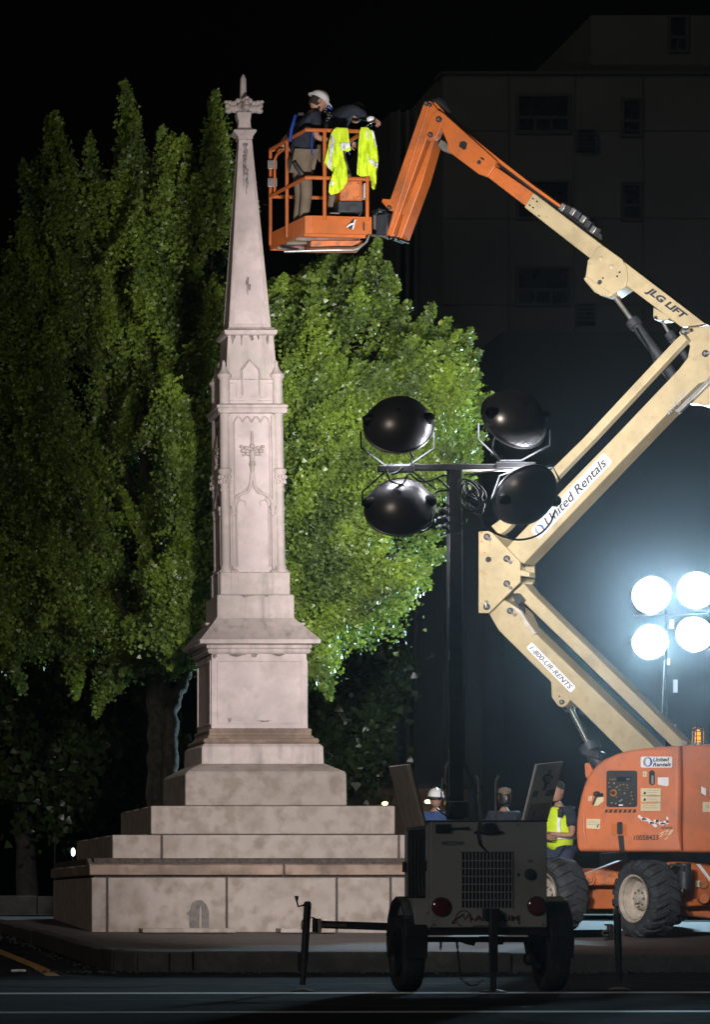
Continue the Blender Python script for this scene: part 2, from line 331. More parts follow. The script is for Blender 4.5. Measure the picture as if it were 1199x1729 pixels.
# ---------------------------------------------------------------- monument
MY = 42.0
def tier(p0, p1, py):
    a = (p1 - p0) / 2 / F; h = MY * a / (1 + a); D = MY - h
    return ((p0 + p1) / 2 - VX) * D / F, h, EYE + (HY - py) * D / F
mon = thing('monument', (6.35, MY, 0.42), 'tall pale pinkish stone monument with tapering spire and cross finial on stepped base', 'monument')
def stack(levels, name, m, bevel=0.006, clip=None):
    """levels: (px0, px1, py) bottom to top -> square lofted body"""
    b = MB(); rs = []
    for p0, p1, py in levels:
        cx, h, z = tier(p0, p1, py); rs.append([Vector((cx - h, MY - h, z)), Vector((cx + h, MY - h, z)), Vector((cx + h, MY + h, z)), Vector((cx - h, MY + h, z))])
    b.rings(rs); return b.build(name, m, mon, bevel=bevel, smooth=25)
# stepped base: cut stones round a dark core
def course(p0, p1, yb, yt, joints, m, name='stone_block', slope=None, prot=0.0, gap=0.012, bev=0.014):
    cx, h, zb = tier(p0, p1, yb); _, _, zt = tier(p0, p1, yt); h += prot
    D = MY - h; th = 0.34
    fx = [(j - VX) * D / F for j in joints]; fx = [cx - h] + [x for x in fx if cx - h + .1 < x < cx + h - .1] + [cx + h]
    zt2 = zt if slope is None else zt + slope
    for i, (a, b) in enumerate(zip(fx, fx[1:])):
        a2 = a + (gap if i else 0); b2 = b - (gap if i < len(fx) - 2 else 0); j = random.uniform(0, .006)
        mb = MB(); mb.hexa([(a2, MY - h - j, zb), (b2, MY - h - j, zb), (b2, MY - h + th, zb), (a2, MY - h + th, zb), (a2, MY - h - j, zt), (b2, MY - h - j, zt), (b2, MY - h + th, zt2), (a2, MY - h + th, zt2)])
        mb.build(name, m, mon, bevel=bev)
    for sx in (-1, 1):
        ys = [MY - h + th, MY - h + th + (2 * h - th) * .33, MY - h + th + (2 * h - th) * .66, MY + h]
        for a, b in zip(ys, ys[1:]):
            x0 = cx + sx * h; x1 = cx + sx * (h - th); xa, xb = min(x0, x1), max(x0, x1); z0 = zt if sx < 0 else zt2; z1 = zt2 if sx < 0 else zt
            mb = MB(); mb.hexa([(xa, a + gap, zb), (xb, a + gap, zb), (xb, b, zb), (xa, b, zb), (xa, a + gap, z0), (xb, a + gap, z1), (xb, b, z1), (xa, b, z0)])
            mb.build(name, m, mon, bevel=bev)
    return cx, h
core = MB()
for p0, p1, yb, yt in ((155, 785, 1600, 1448), (190, 740, 1447, 1410), (255, 667, 1409, 1362)):
    cx, h, zb = tier(p0, p1, yb); zt = tier(p0, p1, yt)[2]; core.box((cx - h + .03, MY - h + .03, zb), (cx + h - .03, MY + h - .03, zt))
core.build('mortar_core', 'mortar', mon)
course(155, 785, 1600, 1481, [181, 383, 569, 660, 745], 'granite')
course(155, 785, 1477, 1460, [480, 700], 'granite_brown', slope=0.085, prot=0.03)
course(190, 740, 1450, 1409, [273, 674], 'granite')
course(255, 667, 1408, 1360, [], 'granite')
for a in (): pass
stack([(313, 586, 1359.5), (313, 585, 1307), (316, 583, 1302), (338, 549, 1289)], 'plinth_slab', 'granite', 0.012)
stack([(340.5, 547, 1289.5), (341, 546, 1260), (345, 539, 1255)], 'plinth', 'marble', 0.006)
def tors(p0, p1, ya, yb, n=5, bul=3.0):
    out = []
    for k in range(n + 1):
        t = k / n; e = math.sin(math.pi * t) * bul; out.append((p0 - e, p1 + e, ya + (yb - ya) * t))
    return out
stack(tors(347, 536, 1255, 1246, 6, 3) + [(351, 530, 1245.5), (351, 530, 1243.5)] + [(353.5, 525.5, 1240), (353.5, 526, 1236)] + tors(354.5, 525, 1236, 1230, 4, 1.5) + [(357, 520, 1229.5)], 'base_moulding', 'granite_brown', 0.002)
stack([(357, 520, 1230), (357.3, 517.6, 1102)], 'die', 'marble_clean', 0.004)
stack([(353, 523, 1103)] + tors(352.5, 523.5, 1102, 1095, 5, 1.8) + tors(350, 526, 1094.5, 1088, 4, 1.2) + [(344, 532, 1087)], 'bed_moulding', 'marble', 0.002)
stack([(342, 536, 1087.5), (338, 541.5, 1086), (337.5, 542, 1079), (340, 539, 1077.5), (366, 497, 1043), (366, 497, 1041)], 'cornice', 'marble', 0.004)
# framed panel on each die face
def face_frames():
    """yield (origin, right, out) helpers for the four sides of a square of half width h"""
    for k in range(4):
        a = math.pi / 2 * k; yield Vector((math.cos(a), math.sin(a), 0)), Vector((math.sin(a), -math.cos(a), 0))
def on_sides(fn, sides=(0, 3, 1)):
    fr = list(face_frames())
    for k in sides: fn(*fr[k])
cx, h, z0 = tier(357, 520, 1230); _, _, z1 = tier(357, 517.6, 1102)
def die_panel(rt, out):
    c = Vector((cx, MY, 0)); b = MB(); w = h - .07; t = .022
    for (xa, xb, za, zb) in ((-w, w, z1 - .11, z1 - .088), (-w, w, z0 + .06, z0 + .082), (-w, -w + t, z0 + .082, z1 - .11), (w - t, w, z0 + .082, z1 - .11)):
        p = [c + rt * x + out * (h - .012 + q) + UP * z for z in (za, zb) for x, q in ((xa, 0), (xb, 0))]
        p = [c + rt * xa + out * (h + .010) + UP * za, c + rt * xb + out * (h + .010) + UP * za, c + rt * xb + out * (h - .05) + UP * za, c + rt * xa + out * (h - .05) + UP * za]
        b.hexa(p + [q + UP * (zb - za) for q in p])
    b.build('panel_moulding', 'marble_clean', mon, bevel=.003)
on_sides(die_panel)
# small cross-gable shelves poking out at the sides of the shaft foot
for sx in (-1, 1):
    cxx = 6.90 + (0 if sx > 0 else 0)
    b = MB(); x0 = (cxx + sx * .40); b.frus(x0 - .05 * 0, MY + .15, .12, tier(366, 497, 1062)[2], x0 + sx * .05, MY + .15, .17, tier(366, 497, 1050)[2], .16, .2)
    b.frus(x0 + sx * .05, MY + .15, .18, tier(366, 497, 1050)[2], x0 + sx * .05, MY + .15, .18, tier(366, 497, 1046)[2], .21, .21)
    b.build('side_bracket', 'marble', mon, bevel=.006)
# shaft
stack([(366, 497.5, 1043), (367, 496.7, 1041), (367, 496.7, 1005), (369, 494, 1003.5)], 'shaft_foot', 'marble', .004)
stack([(373, 489.5, 1004), (373, 489.5, 966)], 'shaft_pedestal', 'marble', .003)
sh = [(383, 475.5, 967), (381.5, 474, 830), (380, 473, 690), (379.5, 473, 640)]
stack(sh, 'shaft', 'marble_clean', .003)
stack([(380, 472, 641), (382, 467, 626), (385, 462, 566)], 'upper_block', 'marble', .004)
def ctr(py):   # leaning axis
    pts = [(127, 410), (225, 413.5), (552, 422), (640, 426), (820, 428.3), (960, 430.5), (1042, 431.7)]
    for (a, xa), (b, xb) in zip(pts, pts[1:]):
        if a <= py <= b: return (xa + (xb - xa) * (py - a) / (b - a) - VX) * 41.55 / F
    return (pts[-1][1] - VX) * 41.55 / F
def SZ(py, D=41.55): return EYE + (HY - py) * D / F
S = 41.55 / F
def corner_piece(name, prof, m='marble', nn=16, hc=None):
    """prof: (half size px, py, corner offset px) lathe on each of the four corners"""
    for sx in (-1, 1):
        for sy in (-1, 1):
            b = MB(); rs = []
            for r, py, off in prof:
                c = Vector((ctr(py) + sx * off * S, MY + sy * off * S, SZ(py)))
                rs.append([c + Vector((math.cos(2 * math.pi * (k + .5) / nn), math.sin(2 * math.pi * (k + .5) / nn), 0)) * r * S for k in range(nn)])
            b.rings(rs); b.build(name, m, mon, smooth=40)
O0 = 47.0
corner_piece('colonnette', [(8.5, 957, 46.3), (7.6, 955, 46.3), (7.6, 828, 45.7)])
corner_piece('colonnette_base', [(10.5, 967, 46.8), (10.5, 961, 46.8), (8.8, 958, 46.6), (9.3, 955, 46.5), (8, 953, 46.5)])
corner_piece('pedestal_pier', [(13, 1004, 46.5), (13, 962, 46.5)], nn=8)
corner_piece('colonnette_upper', [(8.5, 792, 45.6), (8.5, 689, 45.0)])
corner_piece('turret', [(12.5, 697, 44.8), (10.5, 693, 44.8), (11.8, 690, 44.8), (12.2, 684, 44.8), (8.8, 681, 44.8), (8.8, 640, 44.6), (10, 637, 44.6), (12.2, 634, 44.6), (12.2, 630.5, 44.6), (9, 627, 44.6), (5.5, 622, 44.6), (3.2, 616, 44.5), (2.8, 612, 44.5), (3.4, 610.5, 44.5), (1.0, 606, 44.5)])
for sx in (-1, 1):
    for sy in (-1, 1):
        b = MB(); c = Vector((ctr(810) + sx * 45.7 * S, MY + sy * 45.7 * S, 0))
        def ring(r, py, nn=16): return [Vector((c.x + math.cos(2 * math.pi * k / nn) * r * S, c.y + math.sin(2 * math.pi * k / nn) * r * S, SZ(py))) for k in range(nn)]
        b.rings([ring(7.6, 829), ring(9, 826), ring(9, 824), ring(8, 822), ring(9, 812), ring(9.5, 800), ring(12, 796), ring(12.6, 792), ring(11, 790), ring(8.6, 789)])
        for t in range(10):
            a = 2 * math.pi * t / 10
            for q, (pz, rr) in enumerate(((812, 3.4), (804, 3.4))):
                b.ball((c.x + math.cos(a + q * .3) * (9.6 + q * .6) * S, c.y + math.sin(a + q * .3) * (9.6 + q * .6) * S, SZ(pz)), rr * S, None, 4 * S, 7, 5)
        b.build('leafy_capital', 'marble', mon, smooth=50)
stack([(371, 485, 697), (369.5, 484.5, 695)] + tors(369, 484.5, 694, 689, 4, 1.2) + [(366.5, 486.5, 687.5), (366.5, 486.5, 683.5), (371, 482, 681.5)], 'shaft_cornice', 'marble', .002)
# relief on each side of the shaft
def relief(rt, out):
    c0 = lambda py: Vector((ctr(py), MY, 0))
    hh = lambda py: (45.9 - (967 - py) * 0.0020 * 1) * S * 1.0
    def P(dx, py, o): return c0(py) + rt * dx * S + out * (46.6 * S + o * 1.5 * S) + UP * SZ(py)
    def slab(pts, o0, o1, name, m='marble_clean', bv=.003):
        b = MB(); b.prism([P(x, y, o1) for x, y in pts], out * ((o0 - o1) * S)); return b.build(name, m, mon, bevel=bv)
    # base of the panels (horizontal band between piers)
    slab([(-33, 1002), (33, 1002), (33, 968), (-33, 968)], -2, 7.5, 'pedestal_panel')
    # frame strips beside the colonnettes
    for s in (-1, 1):
        b = MB(); b.prism([P(s * 39, 955, 3.4), P(s * 33, 955, 3.4), P(s * 33, 700, 3.4), P(s * 39, 700, 3.4)], -out * 6 * S); b.build('pilaster_strip', 'marble', mon, bevel=.003)
        b = MB(); b.tube([P(s * 33.5, 960, 3.4), P(s * 33.5, 870, 3.4)], 3.0 * S, 10); b.build('slim_colonnette', 'marble', mon)
        b = MB(); b.lathe(P(s * 33.5, 869, 3.4), UP, [(3.2 * S, 0), (4.4 * S, 4 * S), (3.6 * S, 6 * S), (4.8 * S, 11 * S), (5.6 * S, 14 * S), (5.6 * S, 16 * S)], 10); b.build('small_capital', 'marble', mon)
        b = MB(); b.prism([P(s * 40, 1002, 8.5), P(s * 28, 1002, 8.5), P(s * 28, 966, 8.5), P(s * 40, 966, 8.5)], -out * 8 * S); b.prism([P(s * 40, 966, 10), P(s * 27, 966, 10), P(s * 28, 961, 7), P(s * 40, 961, 7)], -out * 8 * S); b.build('pedestal_block', 'marble', mon, bevel=.004)
    # ogee arch moulding and inner lancet arch
    og = []
    for t in range(13):
        u = t / 12
        if u < .55:
            a = u / .55; x = -33.5 + 22 * (1 - math.cos(a * math.pi / 2)) ; y = 853 - 22 * math.sin(a * math.pi / 2)
        else:
            a = (u - .55) / .45; x = -11.5 + 10.0 * math.sin(a * math.pi / 2) ** 1.0; y = 831 - 27 * (1 - math.cos(a * math.pi / 2)) - 5 * a
        og.append((x, y))
    for s in (-1, 1):
        b = MB(); b.tube([P(s * -x, y, 2.6) for x, y in og], 2.5 * S, 8); b.build('ogee_moulding', 'marble', mon)
        ln = [(s * 27, 862)] + [(s * (27 - 27 * (1 - math.cos(a * .1 * math.pi / 2)) ** .9), 858 - 38 * math.sin(a * .1 * math.pi / 2)) for a in range(11)]
        b = MB(); b.tube([P(x, y, 1.0) for x, y in ln], 1.3 * S, 6); b.tube([P(s * 27, 955, 1.0), P(s * 27, 862, 1)], 1.2 * S, 6)
        b.tube([P(s * 27, 850, 1), P(s * 20, 842, 1.3), P(s * 12, 846, 1.2), P(s * 13, 852, 1)], 1.0 * S, 6); b.build('arch_tracery', 'marble', mon)
    b = MB(); b.tube([P(0, 800, 3), P(0, 785, 3.2)], [2.6 * S, 4 * S], 10); b.lathe(P(0, 786, 3.2), UP, [(5 * S, 0), (6 * S, 2 * S), (4.8 * S, 4 * S), (5.6 * S, 6 * S), (4 * S, 8 * S)], 10)
    b.tube([P(0, 780, 3), P(0, 764, 3)], [3.6 * S, 5.5 * S], 10)
    for dx, dy, r in ((0, 762, 4.5), (-8, 765, 4), (8, 765, 4), (-15, 760, 4.6), (15, 760, 4.6), (-18, 753, 3.2), (18, 753, 3.2), (-10, 755, 4), (10, 755, 4), (0, 752, 4.6), (-5, 757, 3.6), (5, 757, 3.6), (-14, 767, 2.6), (14, 767, 2.6)):
        b.ball(P(dx, dy, 3.2), r * S, r * S, r * S * .9, 8, 6)
    b.tube([P(0, 750, 3), P(0, 727, 2.4)], [2.8 * S, 1.6 * S], 8)
    b.build('relief_finial', 'marble', mon, smooth=50)
    # row of little lancets under the cornice
    for k in range(4):
        xc = -22.5 + 15 * k; pts = [(xc - 7.2, 722)] if k == 0 else []
        b = MB(); a_ = [P(xc + 7.4 * u, 712 - 10.5 * (1 - abs(u) ** 1.8) , 1.6) for u in (-1, -.8, -.6, -.35, 0, .35, .6, .8, 1)]
        b.tube(a_, 1.25 * S, 6); b.build('lancet_moulding', 'marble', mon)
    b = MB()
    for s in (-1, 1): b.tube([P(s * 30, 712, 1.6), P(s * 30, 955, 1.2)], 1.1 * S, 6)
    b.build('panel_bead', 'marble', mon)
    # gablet and stepped frames on the upper block
    def P2(dx, py, o): return c0(py) + rt * dx * S + out * ((44.6 - max(0, 640 - py) * .07) * S + o * S) + UP * SZ(py)
    b = MB(); b.prism([P2(-13.5, 668, 3.0), P2(13.5, 668, 3.0), P2(13.5, 623, 3.0), P2(-.5, 607, 2.8), P2(-13.5, 623, 3.0)], -out * 5 * S); b.build('gablet', 'marble_clean', mon, bevel=.003)
    b = MB(); g = [P2(-15, 666, 3.6), P2(-15, 622, 3.6), P2(-.5, 604.5, 3.4), P2(14, 622, 3.6), P2(14, 666, 3.6)]
    b.tube(g, 1.4 * S, 6); b.build('gablet_moulding', 'marble', mon)
    for s in (-1, 1):
        b = MB(); b.tube([P2(s * 15, 669, 1.8), P2(s * 25, 669, 1.8), P2(s * 25, 645, 1.8), P2(s * 36, 645, 1.8)], 1.2 * S, 6); b.tube([P2(s * 12, 675, 1.8), P2(s * 36, 675, 1.8)], 1.0 * S, 6)
        b.build('stepped_moulding', 'marble', mon)
on_sides(relief, (0, 3, 1, 2))
stack([(385, 462, 567), (381, 466.5, 564.5), (379.5, 468, 562), (378.7, 469, 557.5), (383, 465, 556), (386, 462, 553)], 'neck_cornice', 'marble', .002)
stack([(387, 457.5, 553.5), (403.5, 425.6, 236)], 'spire', 'marble_clean', .003)
def spframe(rt, out):
    b = MB(); cb = Vector((tier(387, 457.5, 553)[0], MY, 0)); ct = Vector((tier(403.5, 425.6, 236)[0], MY, 0))
    def P3(u, t, o):   # u -1..1 across, t 0..1 up
        hb = 35.0 * S * (1 - t) + 10.9 * S * t; py = 553 + (236 - 553) * t
        c = cb.lerp(ct, t); return c + rt * hb * u + out * (hb + o * S) + UP * SZ(py)
    for u0, u1, t0, t1 in ((-1, -.80, .0, .985), (.80, 1, .0, .985), (-.80, .80, 0, .033)):
        p = [P3(u0, t0, 1.3), P3(u1, t0, 1.3), P3(u1, t0, -2), P3(u0, t0, -2), P3(u0, t1, 1.3), P3(u1, t1, 1.3), P3(u1, t1, -2), P3(u0, t1, -2)]
        b.hexa(p)
    b.build('spire_border', 'marble', mon, bevel=.003)
on_sides(spframe, (0, 3, 1))
stack([(404, 425, 237), (402, 427.5, 234), (402.5, 427, 231), (396, 432, 224), (395, 433.5, 222.5), (395, 433.5, 219.5), (400, 427, 218), (402.5, 424, 216), (403.5, 423, 205), (401, 424, 198), (400, 425, 190)], 'finial_neck', 'marble', .002)
S2 = MY / F
def ctr2(py): return ctr(py) * MY / 41.55
def SZ2(py): return EYE + (HY - py) * MY / F
b = MB(); cc = Vector((ctr2(182), MY, 0))
def fb(dx, dy, py, r, rz=None): b.ball((cc.x + dx * S2, MY + dy * S2, SZ2(py)), r * S2, r * S2, (rz or r) * S2, 9, 6)
b.ball((cc.x, MY, SZ2(183)), 13 * S2, 13 * S2, 12 * S2, 12, 8)
rnd = random.Random(3)
for dx, dy in ((1, 0), (-1, 0), (0, -1), (0, 1)):
    b.tube([(cc.x, MY, SZ2(186)), (cc.x + dx * 26 * S2, MY + dy * 26 * S2, SZ2(184))], [9 * S2, 6 * S2], 8)
    fb(dx * 26, dy * 26, 188, 6.5, 5); fb(dx * 30, dy * 30, 173, 4.0, 3); fb(dx * 24, dy * 24, 174, 5, 4); fb(dx * 17, dy * 17, 176, 5.5, 5); fb(dx * 10, dy * 10, 171, 5, 4.5); fb(dx * 28, dy * 28, 180, 4.5, 5)
    for k in range(10): fb(dx * rnd.uniform(8, 30) + (dy != 0) * rnd.uniform(-5, 5), dy * rnd.uniform(8, 30) + (dx != 0) * rnd.uniform(-5, 5), rnd.uniform(170, 190), rnd.uniform(2, 3.6))
for k in range(16): a = rnd.uniform(0, 6.28); fb(11 * math.cos(a), 11 * math.sin(a), rnd.uniform(168, 198), rnd.uniform(2.4, 4))
fb(0, -14, 182, 6, 6)
b.build('cross_finial', 'marble', mon, smooth=60)
b = MB(); ct_ = Vector((ctr2(150), MY, 0)); b.lathe((ctr2(150), MY, SZ2(172)), UP, [(5.5 * S2, 0), (5.6 * S2, 12 * S2), (4.8 * S2, 38 * S2), (1.6 * S2, 45 * S2)], 8); b.build('finial_spike', 'marble', mon, smooth=20)
for p0, p1, py in ((372.6, 490, 1003.7), (366.6, 497.2, 1042.2), (356.6, 520.4, 1229.6), (372.5, 490, 966.3), (379.3, 473.3, 640.6), (403.2, 426, 236.3), (340, 547.3, 1289.6), (357, 518, 1102.6)):
    stack([(p0 - .15, p1 + .15, py + .55), (p0 - .15, p1 + .15, py - .55)], 'mortar_line', 'marble_stain', 0)
# weather marks and a dark arched mark: ragged patches a few millimetres proud
def blotch(name, px, py, D, w, h, m, seed, n=22):
    rr = random.Random(seed); b = MB(); c = W(px, py, D); pts = []
    for k in range(n):
        a = 2 * math.pi * k / n; q = 1 + rr.uniform(-.22, .22); pts.append(c + Vector((math.cos(a) * w / 2 * q * D / F, 0, math.sin(a) * h / 2 * q * D / F)))
    b.add(pts, [tuple(range(n))]); return b.build(name, m, mon)
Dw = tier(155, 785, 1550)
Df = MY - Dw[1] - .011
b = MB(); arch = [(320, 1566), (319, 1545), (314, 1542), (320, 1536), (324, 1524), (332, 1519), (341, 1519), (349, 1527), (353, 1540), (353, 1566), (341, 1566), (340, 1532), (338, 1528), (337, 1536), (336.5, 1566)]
b.add([W(x, y, Df) for x, y in arch], [tuple(range(len(arch)))]); b.build('dark_arch_mark', 'dark_arch', mon)  # flat arched patch, darker than the wall stone
def lev(l0, l1, py):
    t = (py - l0[2]) / (l1[2] - l0[2]); return MY - tier(l0[0] + (l1[0] - l0[0]) * t, l0[1] + (l1[1] - l0[1]) * t, py)[1]
rs_ = random.Random(12)
def streak(px, y0, y1, w, l0, l1, name='runoff_stain', m='stain'):
    L = []; Rr = []; n = max(4, int((y1 - y0) / 3.5))
    for k in range(n + 1):
        t = k / n; y = y0 + (y1 - y0) * t; ww = w * (1 - t) ** .6 * rs_.uniform(.45, 1.25) + .15; c = px + rs_.uniform(-.8, .8) * w * .25; D = lev(l0, l1, y) - .006
        L.append(W(c - ww, y, D)); Rr.append(W(c + ww, y, D))
    b = MB(); b.v = [p for q in zip(L, Rr) for p in q]; b.f = [(2 * i, 2 * i + 1, 2 * i + 3, 2 * i + 2) for i in range(n)]; b.build(name, m, mon)
M['stain'] = mat('runoff_stain', (0.15, 0.125, 0.115), .85, var=.3, scale=9, col2=(0.30, 0.24, 0.23), c2lo=.45, c2hi=.6)
SP = ((387, 457.5, 553.5), (403.5, 425.6, 236)); UB = ((382, 467, 626), (385, 462, 566))
for px, y0, y1, w in ((414.5, 242, 300, 4.5), (411.5, 262, 318, 2), (418, 285, 320, 2.2), (416, 300, 330, 1.4), (418, 468, 500, 2.6), (421, 480, 492, 3), (416, 476, 484, 1.6)): streak(px, y0, y1, w, *SP)
for px, y0, y1, w in ((393, 567, 582, 3.5), (408, 567, 584, 1.6), (425, 567, 576, 6), (452, 567, 583, 3.4), (436, 567, 574, 3)): streak(px, y0, y1, w, *UB)
DI = ((357, 520, 1230), (357.3, 517.6, 1102))
for px, y0, y1, w in ((362, 1104, 1112, 5), (400, 1104, 1109, 14), (430, 1104, 1110, 9), (470, 1104, 1108, 12), (388, 1212, 1220, 4), (445, 1216, 1222, 12)): streak(px, y0, y1, w, *DI)
PB = ((367, 496.7, 1041), (367, 496.7, 1005)); PD = ((383, 475.5, 967), (381.5, 474, 830))
for px, y0, y1, w in ((415, 1004.8, 1009, 14), (450, 1004.8, 1008, 5)): streak(px, y0, y1, w, *PB)
# loose slabs lying at the wall foot
for px0, px1, py0, py1 in ((236, 393, 1575, 1566), (468, 560, 1573, 1564)):
    D = 39.5; a = W(px0, py0, D); c = W(px1, py1, D); g = gside(a.x, D)
    b = MB(); b.box((a.x, D - .25, g), (c.x, D + .12, g + .055)); o = b.build('stone_slab', 'granite', bevel=.01)
    o['label'] = ('long' if px0 < 300 else 'short') + ' low stone slab lying on the paving at the foot of the monument ' + ('below the dark arched mark' if px0 < 300 else 'behind the left trailer jack'); o['category'] = 'stone slab'; o['group'] = 'slabs at the monument foot'
# ---------------------------------------------------------------- boom lift
lift = thing('boom_lift', tuple(B(1150, 1560, 0)), 'orange and cream articulated boom lift raising its basket beside the monument spire', 'boom lift')
def BP(name, pts, o0, o1, m, parent=lift, bevel=.008):
    b = MB(); b.prism([B(x, y, o0) for x, y in pts], BD * (o1 - o0)); return b.build(name, m, parent, bevel=bevel)
def bcyl(b, px, py, o0, o1, r, n=16): return b.lathe(B(px, py, o0), BD, [(r, 0), (r, o1 - o0)], n)
def pin(parent, px, py, o, r=.045, key=None, m='steel_dark'):
    b = MB(); bcyl(b, px, py, o - .03, o + .01, r, 14); b.build('pivot_pin', m, parent, bevel=.004)
    b = MB(); bcyl(b, px, py, o - .045, o - .02, r * .5, 10)
    if key:
        kx_, ky_ = key; b.tube([B(px, py, o - .035), B(kx_, ky_, o - .035)], r * .28, 6); bcyl(b, kx_, ky_, o - .045, o - .0, r * .5, 10)
    b.build('pin_keeper', 'steel', parent)
HW = .13
# main telescopic boom
mb_ = BP('main_boom', [(900.4, 325.6), (1191, 547), (1160, 551.7), (1151, 553), (992.3, 433.8), (885, 350.4)], -HW, HW, 'cream', bevel=.012)
BP('boom_knuckle', [(1000, 432), (1008, 418), (1018, 415), (1050, 438), (1058, 452), (1060, 470), (1056.5, 484), (1030, 500.5), (1024, 501), (1012.7, 498), (1004, 493.8), (986.5, 474), (989, 464), (992, 440)], -HW - .022, HW + .022, 'cream', mb_, .01)
BP('knuckle_lip', [(985, 471), (990, 467), (1035, 497), (1029.6, 502), (1012.7, 499)], -HW - .03, HW + .03, 'cream', mb_, .008)
BP('cylinder_lug', [(1103, 519), (1102.6, 536), (1106, 541), (1113, 541.5), (1126, 541), (1131, 536)], -HW + .02, HW - .02, 'cream', mb_, .008)
for px, py, r in ((1016, 437, .035), (1034, 451, .035)): 
    b = MB(); b.ball(B(px, py, -HW - .022), r, r * .4, r); b.build('boss', 'cream', mb_)
for px, py, r in ((1012.5, 477, .028), (1018, 470, .01), (1042, 467, .012), (1046, 460, .012), (1106, 537, .02), (899, 336, .008), (906, 341, .008), (893.5, 347, .008), (899.5, 351, .008), (909.5, 365, .007)):
    b = MB(); bcyl(b, px, py, -HW - .032, -HW, r, 10); b.build('bolt', 'steel_dark', mb_)
# collar plate at the mouth
inner = BP('extending_boom', [(824, 281), (834, 280), (905, 329), (892, 352), (822, 298.6)], -HW + .035, HW - .035, 'orange', bevel=.01)
for t in (0.18, .8):
    a0 = (834, 281); a1 = (905, 331); c0_ = (822, 297); c1_ = (890, 349)
    p = (a0[0] + (c0_[0] - a0[0]) * t, a0[1] + (c0_[1] - a0[1]) * t); q = (a1[0] + (c1_[0] - a1[0]) * t, a1[1] + (c1_[1] - a1[1]) * t)
    b = MB(); b.tube([B(*p, -HW + .034), B(*q, -HW + .034)], .008, 6); b.build('weld_ridge', 'orange_worn', inner)
head = BP('boom_head', [(741, 187), (750, 193), (838, 272), (834, 284), (824, 299), (808, 294.5), (755, 255), (755.5, 243), (744, 216), (737, 205)], -HW - .005, HW + .005, 'orange', bevel=.01)
b = MB(); b.prism([B(x, y, -HW - .008) for x, y in ((777, 240), (785, 239), (789, 243), (787, 252), (783, 254), (775, 248))], BD * .01); b.build('access_hole', 'black', head)
b = MB(); b.prism([B(x, y, -HW - .008) for x, y in ((811, 265), (817, 268), (818, 272), (812, 269))], BD * .01); b.build('slot', 'black', head)
b = MB(); bcyl(b, 808.5, 274.5, -HW - .02, -HW, .024); b.build('bolt', 'steel_dark', head)
# dark gap with hoses and the cable track cover above
track = BP('cable_track', [(727, 171), (737, 175), (760, 201), (800, 234), (842, 268), (899, 312), (952, 350.5), (947, 353), (896, 320), (841, 279), (795, 242), (750, 203)], -.05, .1, 'orange', bevel=.006)
hz = MB()
for k in range(4):
    o = -.06 + .045 * k
    hz.tube([B(741 , 186 + k, o), B(760, 201 + k, o), B(800, 238 + k * 1.6, o), B(845, 280 + k, o), B(900, 322, o), B(950, 357 + k, o), B(990, 386 + k, o)], .014, 6)
hz.build('hose', 'black', track)
b = MB(); b.tube([B(731, 171, 0), B(740, 171, 0), B(750, 178, .02), B(759, 190, 0)], [.03, .05, .05, .02], 8); b.build('hose_guard', 'black', track)
for k in range(7):
    t = k / 6; px = 953 + 52 * t; py = 352 + 38 * t - 6 * math.sin(t * 3.1)
    b = MB(); b.obox(B(px, py, -.02), BU * .79 - UP * .61, BD, (UP * .79 + BU * .61), .032, .07, .045); b.build('track_link', 'steel' if k % 2 == 0 else 'steel_dark', track, bevel=.006)
hz = MB()
for k in range(3): hz.tube([B(950, 350 + 4 * k, -.07 + .05 * k), B(975, 370 + 4 * k, -.07 + .05 * k), B(1003, 388 + 4 * k, 0), B(1016, 399 + 3 * k, .05)], .014, 6)
hz.build('hose', 'black', track)
# jib
jib = BP('jib_upper_arm', [(716.7, 170.7), (727, 171.4), (738, 185), (735, 193), (663.3, 396.6), (658, 401), (652.5, 397.7), (664, 357), (657, 356), (644, 341.4), (645.8, 336), (659, 337)], -HW + .01, -HW + .15, 'orange', bevel=.008)
b = MB(); b.tube([B(724, 180, -HW), B(660, 385, -HW)], .012, 6); b.build('weld_ridge', 'orange', jib)
BP('jib_lower_arm', [(727, 238), (734, 236), (713, 308), (679, 400), (674, 405), (669.5, 401), (682, 357), (700, 308)], -HW + .03, HW, 'orange', bevel=.008)
BP('jib_knuckle', [(731, 192), (739, 186), (745, 193), (744, 216), (737, 232), (727, 240), (721, 236), (718, 222)], -HW - .01, -.02, 'orange', bevel=.006)
for px, py, r in ((719, 175, .03), (725, 178, .02), (740, 202, .035), (726, 228, .03), (656.5, 351, .025)): pin(lift, px, py, -HW - .01, r)
b = MB(); b.tube([B(719, 236, -.06), B(715, 252, -.06)], .03, 12); b.build('rod_eye', 'chrome', jib)
b = MB(); b.tube([B(717, 243, -.06), B(697, 306, -.06)], .018, 12); b.build('cylinder_rod', 'steel_dark', jib)
b = MB(); b.tube([B(703, 288, -.04), B(679, 362, -.04)], .03, 12); b.build('cylinder_barrel', 'orange', jib)
b = MB(); b.prism([B(x, y, -.03) for x, y in ((680, 362), (676, 385), (669, 401), (661, 399), (668, 378))], BD * .1); b.build('rotator_link', 'steel_dark', jib, bevel=.005)
for px, py in ((657, 401), (664, 404), (673, 404)):
    b = MB(); bcyl(b, px, py, -HW - .01, HW, .022, 12); b.build('pivot_pin', 'chrome', jib)
b = MB(); b.prism([B(x, y, -.12) for x, y in ((744, 236), (752, 240), (757, 246), (757, 257), (748, 256), (738, 247))], BD * .2); b.build('head_casting', 'steel', head, bevel=.01)
